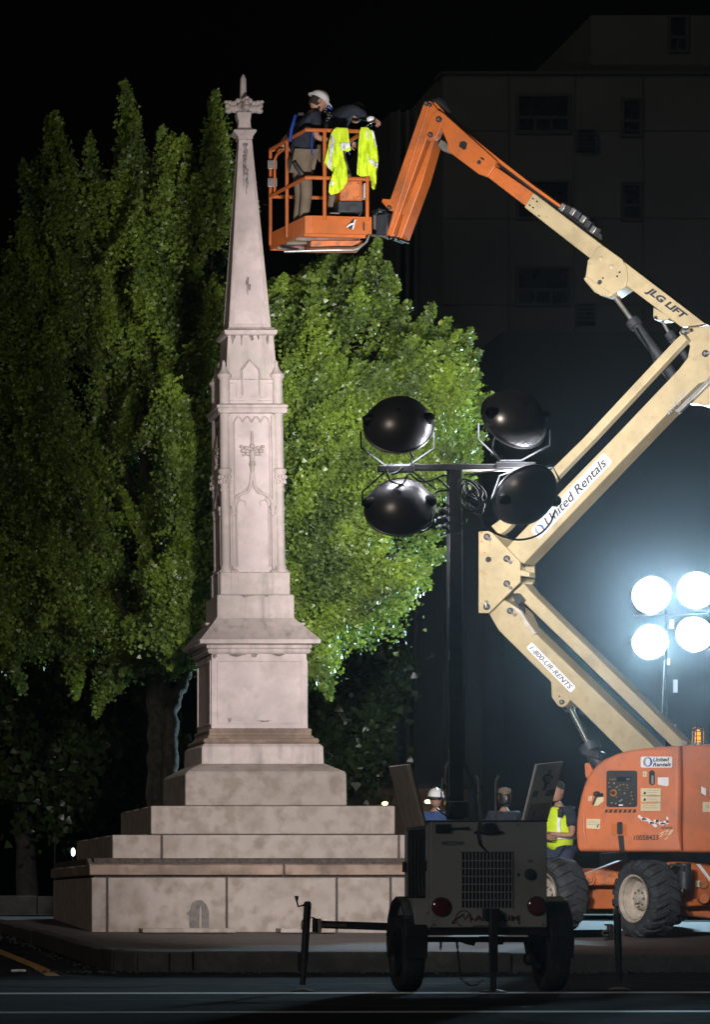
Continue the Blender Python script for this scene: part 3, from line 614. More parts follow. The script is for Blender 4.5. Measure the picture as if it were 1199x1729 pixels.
# rotator and basket mount
rot = MB(); rot.obox(B(650, 381, .0), BU, BD, UP, .085, .09, .13); rot.build('basket_rotator', 'steel_dark', lift, bevel=.015)
rot = MB(); rot.obox(B(638, 376, .0), BU, BD, UP, .04, .06, .09); rot.build('rotator_bracket', 'steel', lift, bevel=.01)
b = MB(); b.tube([B(628, 398, -.05), B(645, 399, -.05), B(656, 402, -.05)], [.018, .018, .03], 10); b.build('basket_arm', 'steel', lift)
hz = MB()
for k in range(7):
    r1 = random.Random(k); hz.tube([B(630 + r1.uniform(-2, 2), 362 + r1.uniform(-6, 4), .05), B(640, 355 + r1.uniform(-4, 5), r1.uniform(-.1, .1)), B(650, 358 + r1.uniform(-3, 5), r1.uniform(-.1, .1)), B(660, 366 + r1.uniform(-3, 6), 0)], .012, 6)
hz.build('hose', 'black', lift)
# upper tower: link and boom
tb = BP('tower_boom', [(848, 932), (866, 913), (1035, 740), (1146, 623.5), (1161, 604), (1165, 584), (1152, 574), (1146, 562), (1151, 554), (1215, 549), (1245, 560), (1250, 600), (1205, 640), (1179, 648), (1125, 700), (884, 952)], -.16, .16, 'cream', bevel=.012)
BP('hub_lobe', [(1158, 681), (1166, 672), (1186, 655), (1204, 640), (1225, 660), (1210, 680), (1190, 686), (1176, 682)], -.10, .10, 'cream', tb, .01)
BP('stiffener', [(1139, 694), (1186, 648), (1199, 636), (1204, 641), (1146, 698)], -.19, -.12, 'steel', tb, .006)
for k in range(3):
    b = MB(); b.tube([B(1183 + 3 * k, 656, -.15), B(1194 + 2 * k, 645, -.16), B(1203, 634 + 2 * k, -.15)], .014, 6); b.build('hose', 'black', tb)
lk = BP('tower_link', [(829, 888), (841, 880), (985, 740), (1141, 573), (1153, 563), (1160, 574), (1003, 742), (853, 897), (842, 903)], -.30, -.17, 'cream', bevel=.008)
pin(tb, 1154, 560, -.30, .04, (1162, 559)); pin(tb, 1190.5, 597, -.16, .04, (1199, 596))
b = MB()
for k in range(30):
    r1 = random.Random(k + 50); px = 1127 + r1.uniform(0, 30); py = 695 - (px - 1127) * .95 + r1.uniform(-7, 7); b.prism([B(px + dx, py + dy, -.163) for dx, dy in ((-r1.uniform(1, 2.6), 0), (0, -r1.uniform(.6, 2.0)), (r1.uniform(1, 2.4), 0), (0, r1.uniform(.6, 2)))], BD * .002)
b.build('worn_decal', 'grey', tb, smooth=0)
# elbow plates
pl_ = [(808, 897.5), (827.5, 896), (878, 948.8), (878, 982.5), (825, 1035), (808, 1035)]
ep = BP('elbow_plate', pl_, -.36, -.32, 'cream', bevel=.006)
BP('elbow_plate', [(828, 903), (850, 900), (902, 950), (902, 982), (850, 1036), (828, 1033)], .30, .34, 'cream', bevel=.006)
BP('elbow_spacer', [(878, 962), (894, 966), (894, 974), (878, 972)], -.34, -.16, 'cream', bevel=.006)
BP('elbow_web', [(812, 905), (830, 905), (830, 1030), (812, 1030)], -.32, .30, 'cream', bevel=.006)
for px, py, k in ((821.5, 906, (826, 910)), (855, 943, (861, 949)), (855, 985, (861, 992)), (821, 1024, (820, 1016))): pin(ep, px, py, -.36, .04, k)
b = MB(); bcyl(b, 824.5, 944.5, -.375, -.355, .035); b.build('bolt', 'steel_dark', ep)
b = MB()
for px, py in ((818, 933), (819.5, 969), (813, 914), (813.5, 1019), (813, 899.5)): bcyl(b, px, py, -.37, -.355, .012, 8)
b.build('bolt', 'orange_worn', ep)
# lower tower
lb = BP('lower_boom', [(824, 1034), (841.5, 1064), (930, 1151), (931, 1176.6), (942, 1191.6), (949, 1194), (956, 1191), (963, 1181), (1050, 1268), (1070, 1290), (1125, 1280), (889, 1055), (879, 1033), (865.5, 1021), (850, 1012)], -.22, .16, 'cream', bevel=.012)
BP('boom_rib', [(865, 1021), (880, 1031), (890, 1048), (905, 1068), (901, 1072), (886, 1055), (876, 1036), (862, 1024)], -.26, -.20, 'rim', lb, .005)
ll = BP('lower_link', [(866, 1000), (884, 984), (897, 1000), (1155, 1252), (1170, 1270), (1146, 1270), (870, 1003)], -.17, .1, 'cream', bevel=.008)
pin(lb, 860.5, 1031, -.22, .038, (868.5, 1037.5)); pin(lb, 948, 1185, -.22, .03)
b = MB(); bcyl(b, 944, 1175, -.235, -.21, .009, 8); b.build('bolt', 'steel_dark', lb)
b = MB()
for k in range(4): b.tube([B(874 + k, 1008 + 3 * k, -.1 - .02 * k), B(878 + 2 * k, 1022, -.22), B(882 + k, 1035 + 2 * k, -.15)], .018, 6)
b.build('hose', 'black', lb)
BP('hub_block', [(864, 1003), (873, 1001), (882, 1012), (876, 1020), (868, 1014)], -.30, -.18, 'steel_dark', lb, .006)
# lift cylinders
def cyl(name_rod, a, b1, c, r0, r1, off, mr='chrome', mbm='steel_dark'):
    b = MB(); b.tube([B(*a, off), B(*b1, off)], r0, 14); b.build(name_rod, mr, lift)
    b = MB(); d = (B(*c, off) - B(*b1, off)).normalized(); b.tube([B(*b1, off) - d * .02, B(*b1, off) + d * .08, B(*b1, off) + d * .085, B(*c, off)], [r1 * 1.35, r1 * 1.35, r1, r1], 18); b.build('cylinder_barrel', mbm, lift)
cyl('cylinder_rod', (1028, 488), (1069, 543), (1165, 672), .028, .062, -.0, 'steel')
b = MB(); b.tube([B(1028, 484, -.04), B(1037, 499, -.04)], .045, 12); b.build('rod_eye', 'steel_dark', lift)
b = MB(); b.tube([B(1075, 554, -.09), B(1094, 585, -.09), B(1105, 612, -.09), B(1135, 652, -.05)], .012, 6); b.build('hydraulic_pipe', 'chrome', lift)
cyl('cylinder_rod', (1117, 540), (1131, 565), (1160, 606), .02, .042, 0, 'steel')
b = MB(); b.ball(B(1118, 539, 0), .05, .05, .045); b.build('rod_eye', 'steel_dark', lift)
cyl('cylinder_rod', (957, 1183), (995, 1258), (1035, 1335), .036, .095, -.02, 'chrome')
b = MB(); b.tube([B(953, 1183, -.02), B(962, 1199, -.02)], .05, 12); b.build('rod_eye', 'steel_dark', lift)
b = MB(); b.obox(B(1003, 1272, -.02), BU * .9 - UP * .3, BD, UP, .12, .12, .05); b.build('cylinder_collar', 'steel_dark', lift, bevel=.02)
BP('rear_bracket', [(987, 1288), (1000, 1286), (1010, 1296), (1004, 1330), (988, 1310)], .1, .2, 'orange_faded', bevel=.01)
# stickers
def sticker(parent, c, off, ang, w, h, m='white_sticker', r=None, name='sticker'):
    x = BU * math.cos(ang) + UP * math.sin(ang); y = UP * math.cos(ang) - BU * math.sin(ang); cc_ = B(*c, off)
    b = MB(); b.prism(roundrect(cc_, x, y, w, h, r or h * .22), BD * .002); return b.build(name, m, parent), cc_, x, y
def ang_of(p, q, off): d = B(*q, off) - B(*p, off); return math.atan2(d.z, d.dot(BU)), d.length
a_, L_ = ang_of((902, 904), (1026, 773), -.163)
st, c_, x_, y_ = sticker(tb, (964.5, 838), -.1635, a_, L_, .165, r=.035)
b = MB(); b.tube(roundrect(c_ - BD * .001, x_, y_, L_ - .03, .14, .025) + [roundrect(c_ - BD * .001, x_, y_, L_ - .03, .14, .025)[0]], .0022, 4); b.build('sticker_border', 'blue', st)
def ring_logo(parent, c, x, y, r, off=.004):
    nn = x.cross(y); nn = nn if nn.y < 0 else -nn
    for k, (m, a0) in enumerate((('blue', -90), ('grey', 90))):
        b = MB(); p = [];
        for i in range(17): a = R(a0 + 180 * i / 16); p.append(c + x * r * math.cos(a) + y * r * math.sin(a) + nn * off)
        q = []
        for i in range(17):
            a = R(a0 + 180 * (16 - i) / 16); q.append(c + x * r * (.42 * math.cos(a) + (.12 if k == 0 else -.02)) + y * r * .72 * math.sin(a) + nn * off)
        b.add(p + q, [(i, i + 1, 32 - i, 33 - i) for i in range(16)]); b.build('ring_logo', m, parent, smooth=0)
ring_logo(st, c_ - x_ * (L_ * .43), x_, y_, .062)
text('lettering', 'United Rentals', 'ink', st, c_ + x_ * (L_ * .055), x_, y_, L_ * .80, .115, shear=.28, bold=.018)
a_, L_ = ang_of((894, 1090), (966, 1163), -.223)
st, c_, x_, y_ = sticker(lb, (930.5, 1126.5), -.2235, a_, L_ * 1.04, .095)
text('lettering', '1-800-UR-RENTS', 'ink', st, c_, x_, y_, L_ * .95, .062, shear=.28, bold=.012)
a_, L_ = ang_of((1098, 492), (1152, 532), -HW)
c_ = B(1125, 513.5, -HW - .002); x_ = BU * math.cos(a_) + UP * math.sin(a_); y_ = UP * math.cos(a_) - BU * math.sin(a_)
text('lettering', 'JLG LIFT', 'ink', mb_, c_, x_, y_, L_ * 1.22, .105, shear=.25, bold=.045)
# turret hood: two rounded cowls either side of the boom foot
HF = -.72
hp = [(978, 1437), (973, 1428), (971.5, 1409), (972, 1389.5), (975, 1365), (980, 1341.6), (984.5, 1327), (990, 1313.7), (997, 1302), (1006, 1291.5), (1020, 1281), (1039.7, 1272), (1062, 1266), (1089.6, 1262.5), (1129.4, 1259), (1147, 1258.5)]
def cowl(poly, o0, o1, name, rr=.09):
    pts = [B(x, y, o0) for x, y in poly]; c = sum(pts, Vector()) / len(pts); rs = []
    n = 5
    def inset(d):
        out = []
        m_ = len(pts)
        for i, p in enumerate(pts):
            t1 = (pts[(i + 1) % m_] - pts[i - 1]).normalized(); nn = BD.cross(t1).normalized()
            if nn.dot(c - p) < 0: nn = -nn
            out.append(p + nn * d)
        return out
    for k in range(n + 1):
        a = math.pi / 2 * k / n; rs.append([p + BD * (rr * (1 - math.sin(a))) for p in inset(rr * (1 - math.cos(a)))][:] if False else [p + BD * (rr * (1 - math.cos(math.pi / 2 - a)) if False else rr * (1 - math.sin(a))) for p in inset(rr * (1 - math.cos(a)) if False else rr * (1 - math.cos(a)))])
    rs = rs[::-1] if False else rs
    # front ring is the inset one
    rs = [[p + BD * (rr * (1 - math.cos(t))) for p in inset(rr * (1 - math.sin(t)))] for t in [math.pi / 2 * k / n for k in range(n + 1)]]
    rs.append([p + BD * (o1 - o0) for p in pts])
    b = MB(); b.rings(rs); return b.build(name, 'orange_faded', lift, smooth=40)
hood = cowl(hp + [(1148, 1330), (1147, 1400), (1149.5, 1438)], HF, -.30, 'engine_hood', .05)
hood2 = cowl([(1150.5, 1258), (1200, 1256), (1290, 1258), (1330, 1290), (1330, 1440), (1153, 1438.5), (1150.5, 1400), (1151.5, 1330)], HF, -.30, 'engine_hood', .045)
BP('far_cowl', [(990, 1430), (982, 1380), (990, 1330), (1015, 1298), (1060, 1275), (1147, 1266), (1290, 1266), (1330, 1430)], .30, .72, 'orange_faded', bevel=.04)
BP('turret_deck', [(1000, 1425), (1000, 1437), (1320, 1437), (1320, 1425)], -.66, .66, 'steel_dark')
def hx(px, py, o=0): return B(px, py, HF - o)
def hpatch(name, pts, m, t=.004, parent=hood, bev=0):
    b = MB(); b.prism([hx(x, y, t) for x, y in pts], BD * (t + .006)); return b.build(name, m, parent, bevel=bev)
def rr_(x0, y0, x1, y1, r):
    out = []
    for cx, cy, a0 in ((x1 - r, y0 + r, -90), (x1 - r, y1 - r, 0), (x0 + r, y1 - r, 90), (x0 + r, y0 + r, 180)):
        for k in range(4): a = R(a0 + 30 * k); out.append((cx + r * math.cos(a), cy + r * math.sin(a)))
    return out
panel = hpatch('control_panel', rr_(1023.8, 1300.5, 1075.6, 1362, 4), 'black', .012, bev=.004)
hpatch('screen', rr_(1042, 1311, 1066, 1319, 1), 'glass_dark', .016, panel)
yarr = [(1028, 1321), (1030, 1315), (1034, 1315.5), (1038, 1315), (1029, 1328), (1047, 1325), (1053, 1324), (1059, 1325), (1041, 1329), (1046, 1333), (1060, 1330), (1066, 1337), (1066, 1343), (1068, 1349), (1064, 1356), (1041, 1345), (1042, 1328)]
for i, (x, y) in enumerate(yarr):
    s_ = 1.5; pts = [(x - s_, y + .5), (x, y - s_), (x + s_, y + .3), (x + .5, y + .4), (x + .3, y + s_), (x - .6, y + .8)] if i % 2 else [(x - s_ * 1.2, y - .6), (x + .3, y - .6), (x + .3, y - 1.5), (x + 1.8, y), (x + .3, y + 1.5), (x + .3, y + .6), (x - s_ * 1.2, y + .6)]
    hpatch('arrow_mark', pts, 'line_yellow', .018, panel)
b = MB(); b.lathe(hx(1036, 1338, .014), -BD, [(.026, 0), (.028, .01), (.02, .03), (.0, .034)], 14); b.build('stop_button', 'red_lens', panel)
b = MB(); b.lathe(hx(1036, 1338, .0135), -BD, [(.042, 0), (.042, .002)], 18); b.build('button_ring', 'line_yellow', panel)
for i, (x, y) in enumerate([(1031, 1337), (1033, 1355), (1040, 1356), (1047, 1341), (1055, 1339), (1050, 1350), (1057, 1347), (1047, 1352), (1037, 1322), (1055, 1334)]):
    b = MB(); b.lathe(hx(x, y, .014), -BD, [(.010, 0), (.009, .012)], 8); b.build('switch', 'steel' if i % 3 else 'steel_dark', panel)
hpatch('panel_label', rr_(1045, 1357.5, 1052, 1360, .5), 'white_sticker', .016, panel)
text('lettering', '00', 'grey', panel, hx(1061, 1315, .017), BU, UP, .045, .028)
hpatch('vent_slot', [(1023, 1366), (1074.5, 1366), (1073, 1371.5), (1021, 1371.5)], 'black', .002)
for k in range(6): hpatch('vent_fin', [(1027 + 8 * k, 1366.5), (1030 + 8 * k, 1366.5), (1028 + 8 * k, 1371), (1025 + 8 * k, 1371)], 'orange_worn', .006)
st = hpatch('company_sticker', rr_(1082, 1277, 1135, 1295.5, 2.5), 'white_sticker')
c0_ = hx(1094, 1286, .006); ring_logo(st, c0_, BU, UP, .058, .004)
text('lettering', 'United', 'ink', st, hx(1117, 1281.8, .005), BU, UP, .20, .050, .28, .03); text('lettering', 'Rentals', 'ink', st, hx(1118, 1290.3, .005), BU, UP, .225, .046, .28, .03)
hpatch('small_label', [(1085.5, 1302), (1092, 1302), (1092, 1311), (1085.5, 1311)], 'cream_sticker'); text('lettering', 'A', 'ink', hood, hx(1088.7, 1306.5, .005), BU, UP, .02, .03)
hpatch('latch_recess', rr_(1096, 1300, 1106, 1325, 4.5), 'black', .002); hpatch('latch', rr_(1100, 1309, 1103.5, 1323, 1), 'steel', .010)
hpatch('notice_sticker', [(1111, 1312), (1129, 1312), (1129, 1325), (1126, 1327), (1111, 1324)], 'white_sticker')
wn = hpatch('warning_sticker', [(1082, 1330.5), (1115.5, 1330.5), (1115, 1368.5), (1082, 1368.5)], 'cream_sticker')
for y in (1342.3, 1353.8): hpatch('sticker_band', [(1082.3, y), (1115, y), (1115, y + 1.4), (1082.3, y + 1.4)], 'orange_worn', .006, wn)
for k in range(9):
    y = 1333.5 + 3.7 * k; hpatch('print_line', [(1093 if k < 6 else 1085, y), (1112 - (k * 7 % 5), y), (1112 - (k * 7 % 5), y + .7), (1093 if k < 6 else 1085, y + .7)], 'grey', .0065, wn)
for y in (1337, 1348): hpatch('pictogram', [(1086, y + 3), (1088, y - 1), (1091, y), (1090, y + 4)], 'ink', .0065, wn)
ws = hpatch('data_sticker', [(990.5, 1382), (1013.5, 1382.5), (1013, 1399), (990.5, 1398)], 'cream_sticker')
for k in range(3): hpatch('print_line', [(992, 1385 + 3 * k), (1011, 1385.3 + 3 * k), (1011, 1386 + 3 * k), (992, 1385.8 + 3 * k)], 'grey', .0065, ws)
hpatch('pictogram', [(1007, 1396), (1011, 1390), (1012, 1391), (1009, 1397)], 'ink', .0065, ws)
hpatch('small_label', [(994, 1344), (1000, 1343), (999, 1351), (993, 1352)], 'cream_sticker'); text('lettering', 'C', 'ink', hood, hx(996.5, 1347.5, .005), BU, UP, .02, .03)
hpatch('filler_recess', [(1002, 1358), (1005, 1349), (1013, 1343), (1019, 1345), (1019, 1352), (1010, 1359), (1004, 1360)], 'cream_sticker', .002)
b = MB(); b.ball(hx(1008, 1340, .01), .045, .03, .035); b.tube([hx(1007, 1344, .02), hx(1001, 1358, .02)], .012, 6); b.tube([hx(1010, 1342, .03), hx(1018, 1341, .03)], .02, 8); b.build('filler_cap', 'black', hood)
for k, (x, y, w) in enumerate([(1080, 1378, 3), (1085, 1382, 4), (1092, 1383, 7), (1100, 1388, 6), (1109, 1386, 6), (1117, 1390, 5), (1124, 1388, 6), (1127, 1381, 2), (1106, 1393, 4)]):
    r1 = random.Random(k); hpatch('torn_sticker', [(x - w, y + r1.uniform(-2, 0)), (x - w * .3, y - 3.2), (x + w * .5, y - 1.5), (x + w, y + 1.5), (x + w * .2, y + 3.4), (x - w * .6, y + 2)], 'white_sticker', .004)
for k, (x, y, w, h) in enumerate([(1088, 1382.5, 4.5, 2.4), (1101, 1389, 4, 2.6), (1110, 1386, 3, 3.6), (1120, 1390, 5, 2.2), (1127, 1387, 2, 3)]):
    hpatch('torn_lettering', [(x - w, y - h * .3), (x - w * .2, y - h), (x + w * .7, y - h * .4), (x + w, y + h * .6), (x, y + h * .4), (x - w * .7, y + h)], 'ink', .0055)
text('lettering', 'SERIES', 'ink', hood, hx(1126, 1397, .003), BU, UP, .14, .024, .2, .01)
text('lettering', '10058423', 'ink', hood, hx(1091.5, 1413.5, .003), BU, UP, .30, .060, 0, .012)
hpatch('handle_patch', [(1032, 1390), (1059, 1391), (1059, 1411), (1033, 1410)], 'orange', .001)
hpatch('hood_latch', rr_(1041.5, 1387, 1050.5, 1408, 3), 'black', .02, bev=.006)
hpatch('hood_latch', [(1043, 1410), (1052.5, 1410), (1054.5, 1435), (1046, 1435.5)], 'black', .012, bev=.004)
b = MB(); b.tube([hx(986, 1372, .012), hx(986, 1400, .012), hx(990, 1422, .012)], [.012, .022, .008], 8); b.build('edge_ridge', 'orange_faded', hood)
r1 = random.Random(9)
for k in range(16):
    x = 1122 + r1.uniform(-8, 14); y = 1409 + r1.uniform(-7, 7); L = r1.uniform(2, 5); hpatch('paint_scrape', [(x - L, y + L * .7), (x + L * .3, y - L * .5), (x + L, y - L * .8), (x + L * .2, y + .8)], 'cream_sticker', .0012 + .00005 * k)
hpatch('scuff', [(1184, 1327), (1192, 1331), (1192, 1343), (1184, 1338)], 'white_sticker', .004, hood2); hpatch('orange_patch', [(1177, 1331), (1182, 1325), (1210, 1344), (1210, 1350), (1198, 1350)], 'orange', .002, hood2)
hpatch('data_sticker', [(1186.5, 1353.5), (1215, 1354), (1215, 1371), (1186.5, 1370)], 'cream_sticker', .004, hood2)
text('lettering', 'CE', 'grey', hood2, hx(1195, 1361, .006), BU, UP, .05, .035)
# beacon and top bits
b = MB(); b.lathe(B(1178.5, 1257, -.5), UP, [(.05, -.01), (.05, .02), (.035, .03)], 14); bc = b.build('beacon', 'steel', lift)
b = MB(); b.lathe(B(1178.5, 1253, -.5), UP, [(.035, 0), (.036, .06), (.024, .07), (.034, .08), (.03, .13), (.012, .15)], 14); b.build('lens', 'amber', bc)
b = MB()
for k in range(6):
    a = k * math.pi / 3; c_ = B(1178.5, 1257, -.5); d_ = Vector((math.cos(a), math.sin(a), 0)) * .068; b.tube([c_ + d_, c_ + d_ + UP * .19, c_ + d_ * .3 + UP * .215], .006, 5)
for z in (.05, .1, .15, .19): b.tube([B(1178.5, 1257, -.5) + Vector((math.cos(a) * .068, math.sin(a) * .068, z)) for a in [i * math.pi / 6 for i in range(13)]], .0055, 5)
b.build('cage', 'chrome', bc)
b = MB(); b.obox(B(1157, 1254, -.45), BU, BD, UP, .045, .05, .015); b.obox(B(1155, 1251, -.45), BU, BD, UP, .03, .04, .008); b.build('top_catch', 'steel', lift)
# chassis
def CB(name, px0, py0, px1, py1, D, dep, m, bevel=.015):
    a = W(px0, py1, D); c = W(px1, py0, D); b = MB(); b.box((a.x, D, a.z), (c.x, D + dep, c.z)); return b.build(name, m, lift, bevel=bevel)
fr = CB('chassis_frame', 1000, 1465, 1290, 1530, 41.0, 1.2, 'orange')
CB('slew_bearing', 1060, 1437, 1260, 1462, 40.6, 1.3, 'steel_dark')
CB('axle_box', 988, 1490, 1045, 1534, 40.6, .6, 'orange')
b = MB(); b.prism([W(x, y, 40.4) for x, y in ((992, 1474), (1050, 1452), (1075, 1452), (1075, 1494), (1000, 1494), (990, 1488))], (0, .25, 0)); o = b.build('axle_arm', 'orange_worn', lift, bevel=.02)
b = MB(); b.lathe(W(995.5, 1484, 40.36), Vector((0, 1, 0)), [(.075, 0), (.075, .3)], 18); b.lathe(W(995.5, 1484, 40.33), Vector((0, 1, 0)), [(.045, 0), (.045, .06)], 14); b.build('arm_eye', 'orange_worn', lift, bevel=.006)
b = MB(); b.prism([W(x, y, 39.3) for x, y in ((1120, 1457), (1140, 1454), (1290, 1458), (1290, 1535), (1215, 1528), (1160, 1530), (1152, 1514), (1158, 1500), (1150, 1478))], (0, .3, 0)); axle = b.build('axle_housing', 'orange', lift, bevel=.02)
b = MB(); b.prism([W(x, y, 39.5) for x, y in ((1152, 1531), (1290, 1528), (1290, 1560), (1158, 1545))], (0, .3, 0)); b.build('axle_skirt', 'orange_worn', lift, bevel=.02)
b = MB(); b.prism([W(x, y, 39.28) for x, y in ((1176, 1458), (1182, 1458), (1199, 1480), (1199, 1488))], (0, .03, 0)); b.build('stripe', 'white_sticker', lift)
b = MB(); b.prism([W(x, y, 39.27) for x, y in ((1175, 1486), (1183, 1486), (1183, 1497), (1175, 1497))], (0, .03, 0)); b.build('small_label', 'cream_sticker', lift)
b = MB(); b.lathe(W(1188, 1492, 39.27), Vector((0, 1, 0)), [(.05, 0), (.05, .05)], 16); b.lathe(W(1189, 1516, 39.2), Vector((0, 1, 0)), [(.06, 0), (.06, .1)], 16); b.build('hub_boss', 'orange_worn', lift)
b = MB(); p0 = W(1156, 1456, 39.0); p1 = W(1156, 1501, 39.0); b.tube([p0, p1], .075, 16); mo = b.build('drive_motor', 'steel_dark', lift, bevel=.01)
b = MB(); b.tube([W(1153, 1500, 38.98), W(1153, 1505, 38.98)], .045, 12); b.build('motor_fitting', 'chrome', mo)
hz = MB()
for k in range(8):
    r1 = random.Random(k + 7); hz.tube([W(1125 + 3 * k, 1470 + r1.uniform(0, 10), 39.1), W(1132 + 2 * k, 1460 + r1.uniform(-3, 4), 39.0), W(1145, 1457 + r1.uniform(-2, 6), 38.95), W(1156, 1462 + r1.uniform(0, 8), 38.9)], .012, 6)
hz.build('hose', 'black', lift)
# wheels
WN = Vector((-.94, -.34, 0)).normalized()
def wheel(c, r=.455, w=.40, ang=0):
    c = Vector(c); q = WN; tang = Vector((0, 0, 1)).cross(q).normalized()
    def at(a, rad, s): return c + (UP * math.cos(a) + tang * math.sin(a)) * rad + q * s
    b = MB(); b.lathe(c, q, [(.275, -w / 2 + .03), (r - .09, -w / 2), (r - .03, -w / 2 + .04), (r - .015, 0), (r - .03, w / 2 - .04), (r - .09, w / 2), (.275, w / 2 - .03), (.25, w / 2 - .05)], 48, cap=False); t = b.build('wheel', 'rubber', lift, smooth=50)
    nl = 20
    for side in (-1, 1):
        for k in range(nl):
            a0 = 2 * math.pi * (k + (.5 if side > 0 else 0)) / nl + ang; l = MB(); ps = []
            for s, da, rr, hw in ((.0, -.10, r + .004, .028), (.09, -.02, r + .006, .03), (.155, .03, r - .002, .036), (.205, .06, r - .055, .036)):
                ps.append([at(a0 + da - hw / r, rr, side * s), at(a0 + da + hw / r, rr, side * s), at(a0 + da + hw / r * 1.15, rr - .05, side * (s - (.0 if s else 0))), at(a0 + da - hw / r * 1.15, rr - .05, side * s)])
            l.rings(ps); l.build('tread_lug', 'rubber', t, smooth=30)
    b = MB(); b.lathe(c, q, [(.272, w / 2 - .035), (.285, w / 2 - .01), (.262, w / 2 - .015), (.25, w / 2 - .06), (.235, w / 2 - .15), (.15, w / 2 - .17), (.13, w / 2 - .12), (.11, w / 2 - .10), (.06, w / 2 - .10), (.055, w / 2 - .06), (.0, w / 2 - .055)], 40, cap=False); b.build('rim', 'rim', t, smooth=35)
    for k in range(8):
        a = 2 * math.pi * k / 8; b = MB(); b.lathe(at(a, .095, w / 2 - .11), q, [(.012, 0), (.012, .03)], 6); b.build('wheel_nut', 'steel', t)
    b = MB(); b.lathe(at(2.6, .256, w / 2 - .05), q, [(.008, 0), (.006, .04)], 6); b.build('valve', 'black', t)
    return t
def wz(px, D): x = (px - VX) * D / F; return (x, D, gside(x, D) + .462)
wheel(wz(1092, 39.25)); wheel(wz(938, 40.4), ang=.1); wheel(wz(1262, 39.6)); wheel(wz(1120, 43.3))

# ---------------------------------------------------------------- basket
BF = 41.15
def K(px, py, D=BF): return W(px, py, D)
# plan corners (x, y)
def XY(px, D): return Vector(((px - VX) * D / F, D, 0))
A0 = XY(517, 41.15); A1 = XY(628, 41.25); L1 = XY(455.5, 42.25); L0 = XY(503, 41.35); R1 = A1 + (L1 - A0) * 1.0
def ZF(py, D=BF): return EYE + (HY - py) * D / F
zf = ZF(394); zt = ZF(364); zr = ZF(220); zm = ZF(300.5)
def outline(inset=0.0):
    c = (A0 + A1 + L1 + R1) / 4; ps = [A1, A0 + (A1 - A0) * .10, A0 + Vector((-.01, .03, 0)), A0 + (L1 - A0) * .12, L1, R1]
    return [p + (c - p).normalized() * inset for p in ps]
ol = outline(); il = outline(.02)
tbm = MB()
for i in range(5):
    a, b_ = ol[i], ol[i + 1]; a2, b2 = il[i], il[i + 1]
    tbm.hexa([(a.x, a.y, zf), (b_.x, b_.y, zf), (b2.x, b2.y, zf), (a2.x, a2.y, zf), (a.x, a.y, zt), (b_.x, b_.y, zt), (b2.x, b2.y, zt), (a2.x, a2.y, zt)])
basket = tbm.build('basket', 'orange', lift, bevel=.004)
fl = MB(); i2 = outline(.03); fl.prism([Vector((p.x, p.y, zf + .02)) for p in i2], (0, 0, .02)); fl.build('basket_floor', 'orange_worn', basket)
for t in (.12, .35, .6, .85):   # cross members under the floor
    a = A0.lerp(L1, t); c = A1.lerp(R1, t); b = MB(); b.tube([Vector((a.x, a.y, zf)) + (c - a) * .03, Vector((a.x, a.y, zf)) + (c - a) * .97], .025, 4); b.build('floor_bearer', 'steel' if t > .3 else 'orange', basket)
b = MB(); zb = ZF(423, 41.2)
b.tube([Vector((L1.x + .1, L1.y - .2, zf + .01)), Vector((L1.x + .25, L1.y - .6, zf - .10)), Vector((XY(481, 41.3).x, 41.3, zb)), Vector((XY(560, 41.2).x, 41.2, zb)), Vector((XY(596, 41.2).x, 41.2, zb)), Vector((XY(606, 41.2).x, 41.2, ZF(419.5, 41.2))), Vector((XY(619, 41.2).x, 41.2, ZF(409, 41.2))), Vector((XY(623.5, 41.2).x, 41.2, ZF(397, 41.2)))], .016, 8)
b.tube([Vector((XY(500, 41.9).x, 41.9, ZF(412, 41.9))), Vector((XY(600, 41.9).x, 41.9, ZF(409, 41.9)))], .016, 8); b.build('foot_guard_tube', 'steel', basket)
b = MB(); b.box((XY(525, 41.5).x, 41.5, zf - .10), (XY(612, 41.5).x, 41.9, zf - .02)); b.build('floor_box', 'orange_worn', basket, bevel=.01)
# rails
TR = .024
def rail(pts, r=TR, name='rail'): b = MB(); b.tube(pts, r, 10); return b.build(name, 'orange', basket)
def at3(p, z): return Vector((p.x, p.y, z))
Lf = A0.lerp(L1, .98)
rail([at3(R1, zr), at3(A1, zr) + Vector((-.12, .12, 0)), at3(A1, zr) + Vector((-.06, .0, 0)), at3(A0.lerp(A1, .85), zr), at3(A0.lerp(A1, .12), zr), at3(A0, zr), at3(A0.lerp(L1, .15), zr), at3(Lf, zr)])
rail([at3(A1, zm), at3(A0.lerp(A1, .12), zm), at3(A0, zm), at3(A0.lerp(L1, .15), zm), at3(Lf, zm)])
for t in (.28, .93):
    p = A0.lerp(A1, t); rail([at3(p, zt - .05), at3(p, zr)], name='post')
for t in (.52, .98):
    p = A0.lerp(L1, t); rail([at3(p, zf + .06), at3(p, zr)], .022, 'post')
rail([at3(R1, zf), at3(R1, zr)], name='post'); rail([at3(R1, zr), at3(L1, zr)]); rail([at3(R1, zm), at3(L1, zm)])
p = A1.lerp(R1, .8); rail([at3(p, zf), at3(p, zr)], name='post')
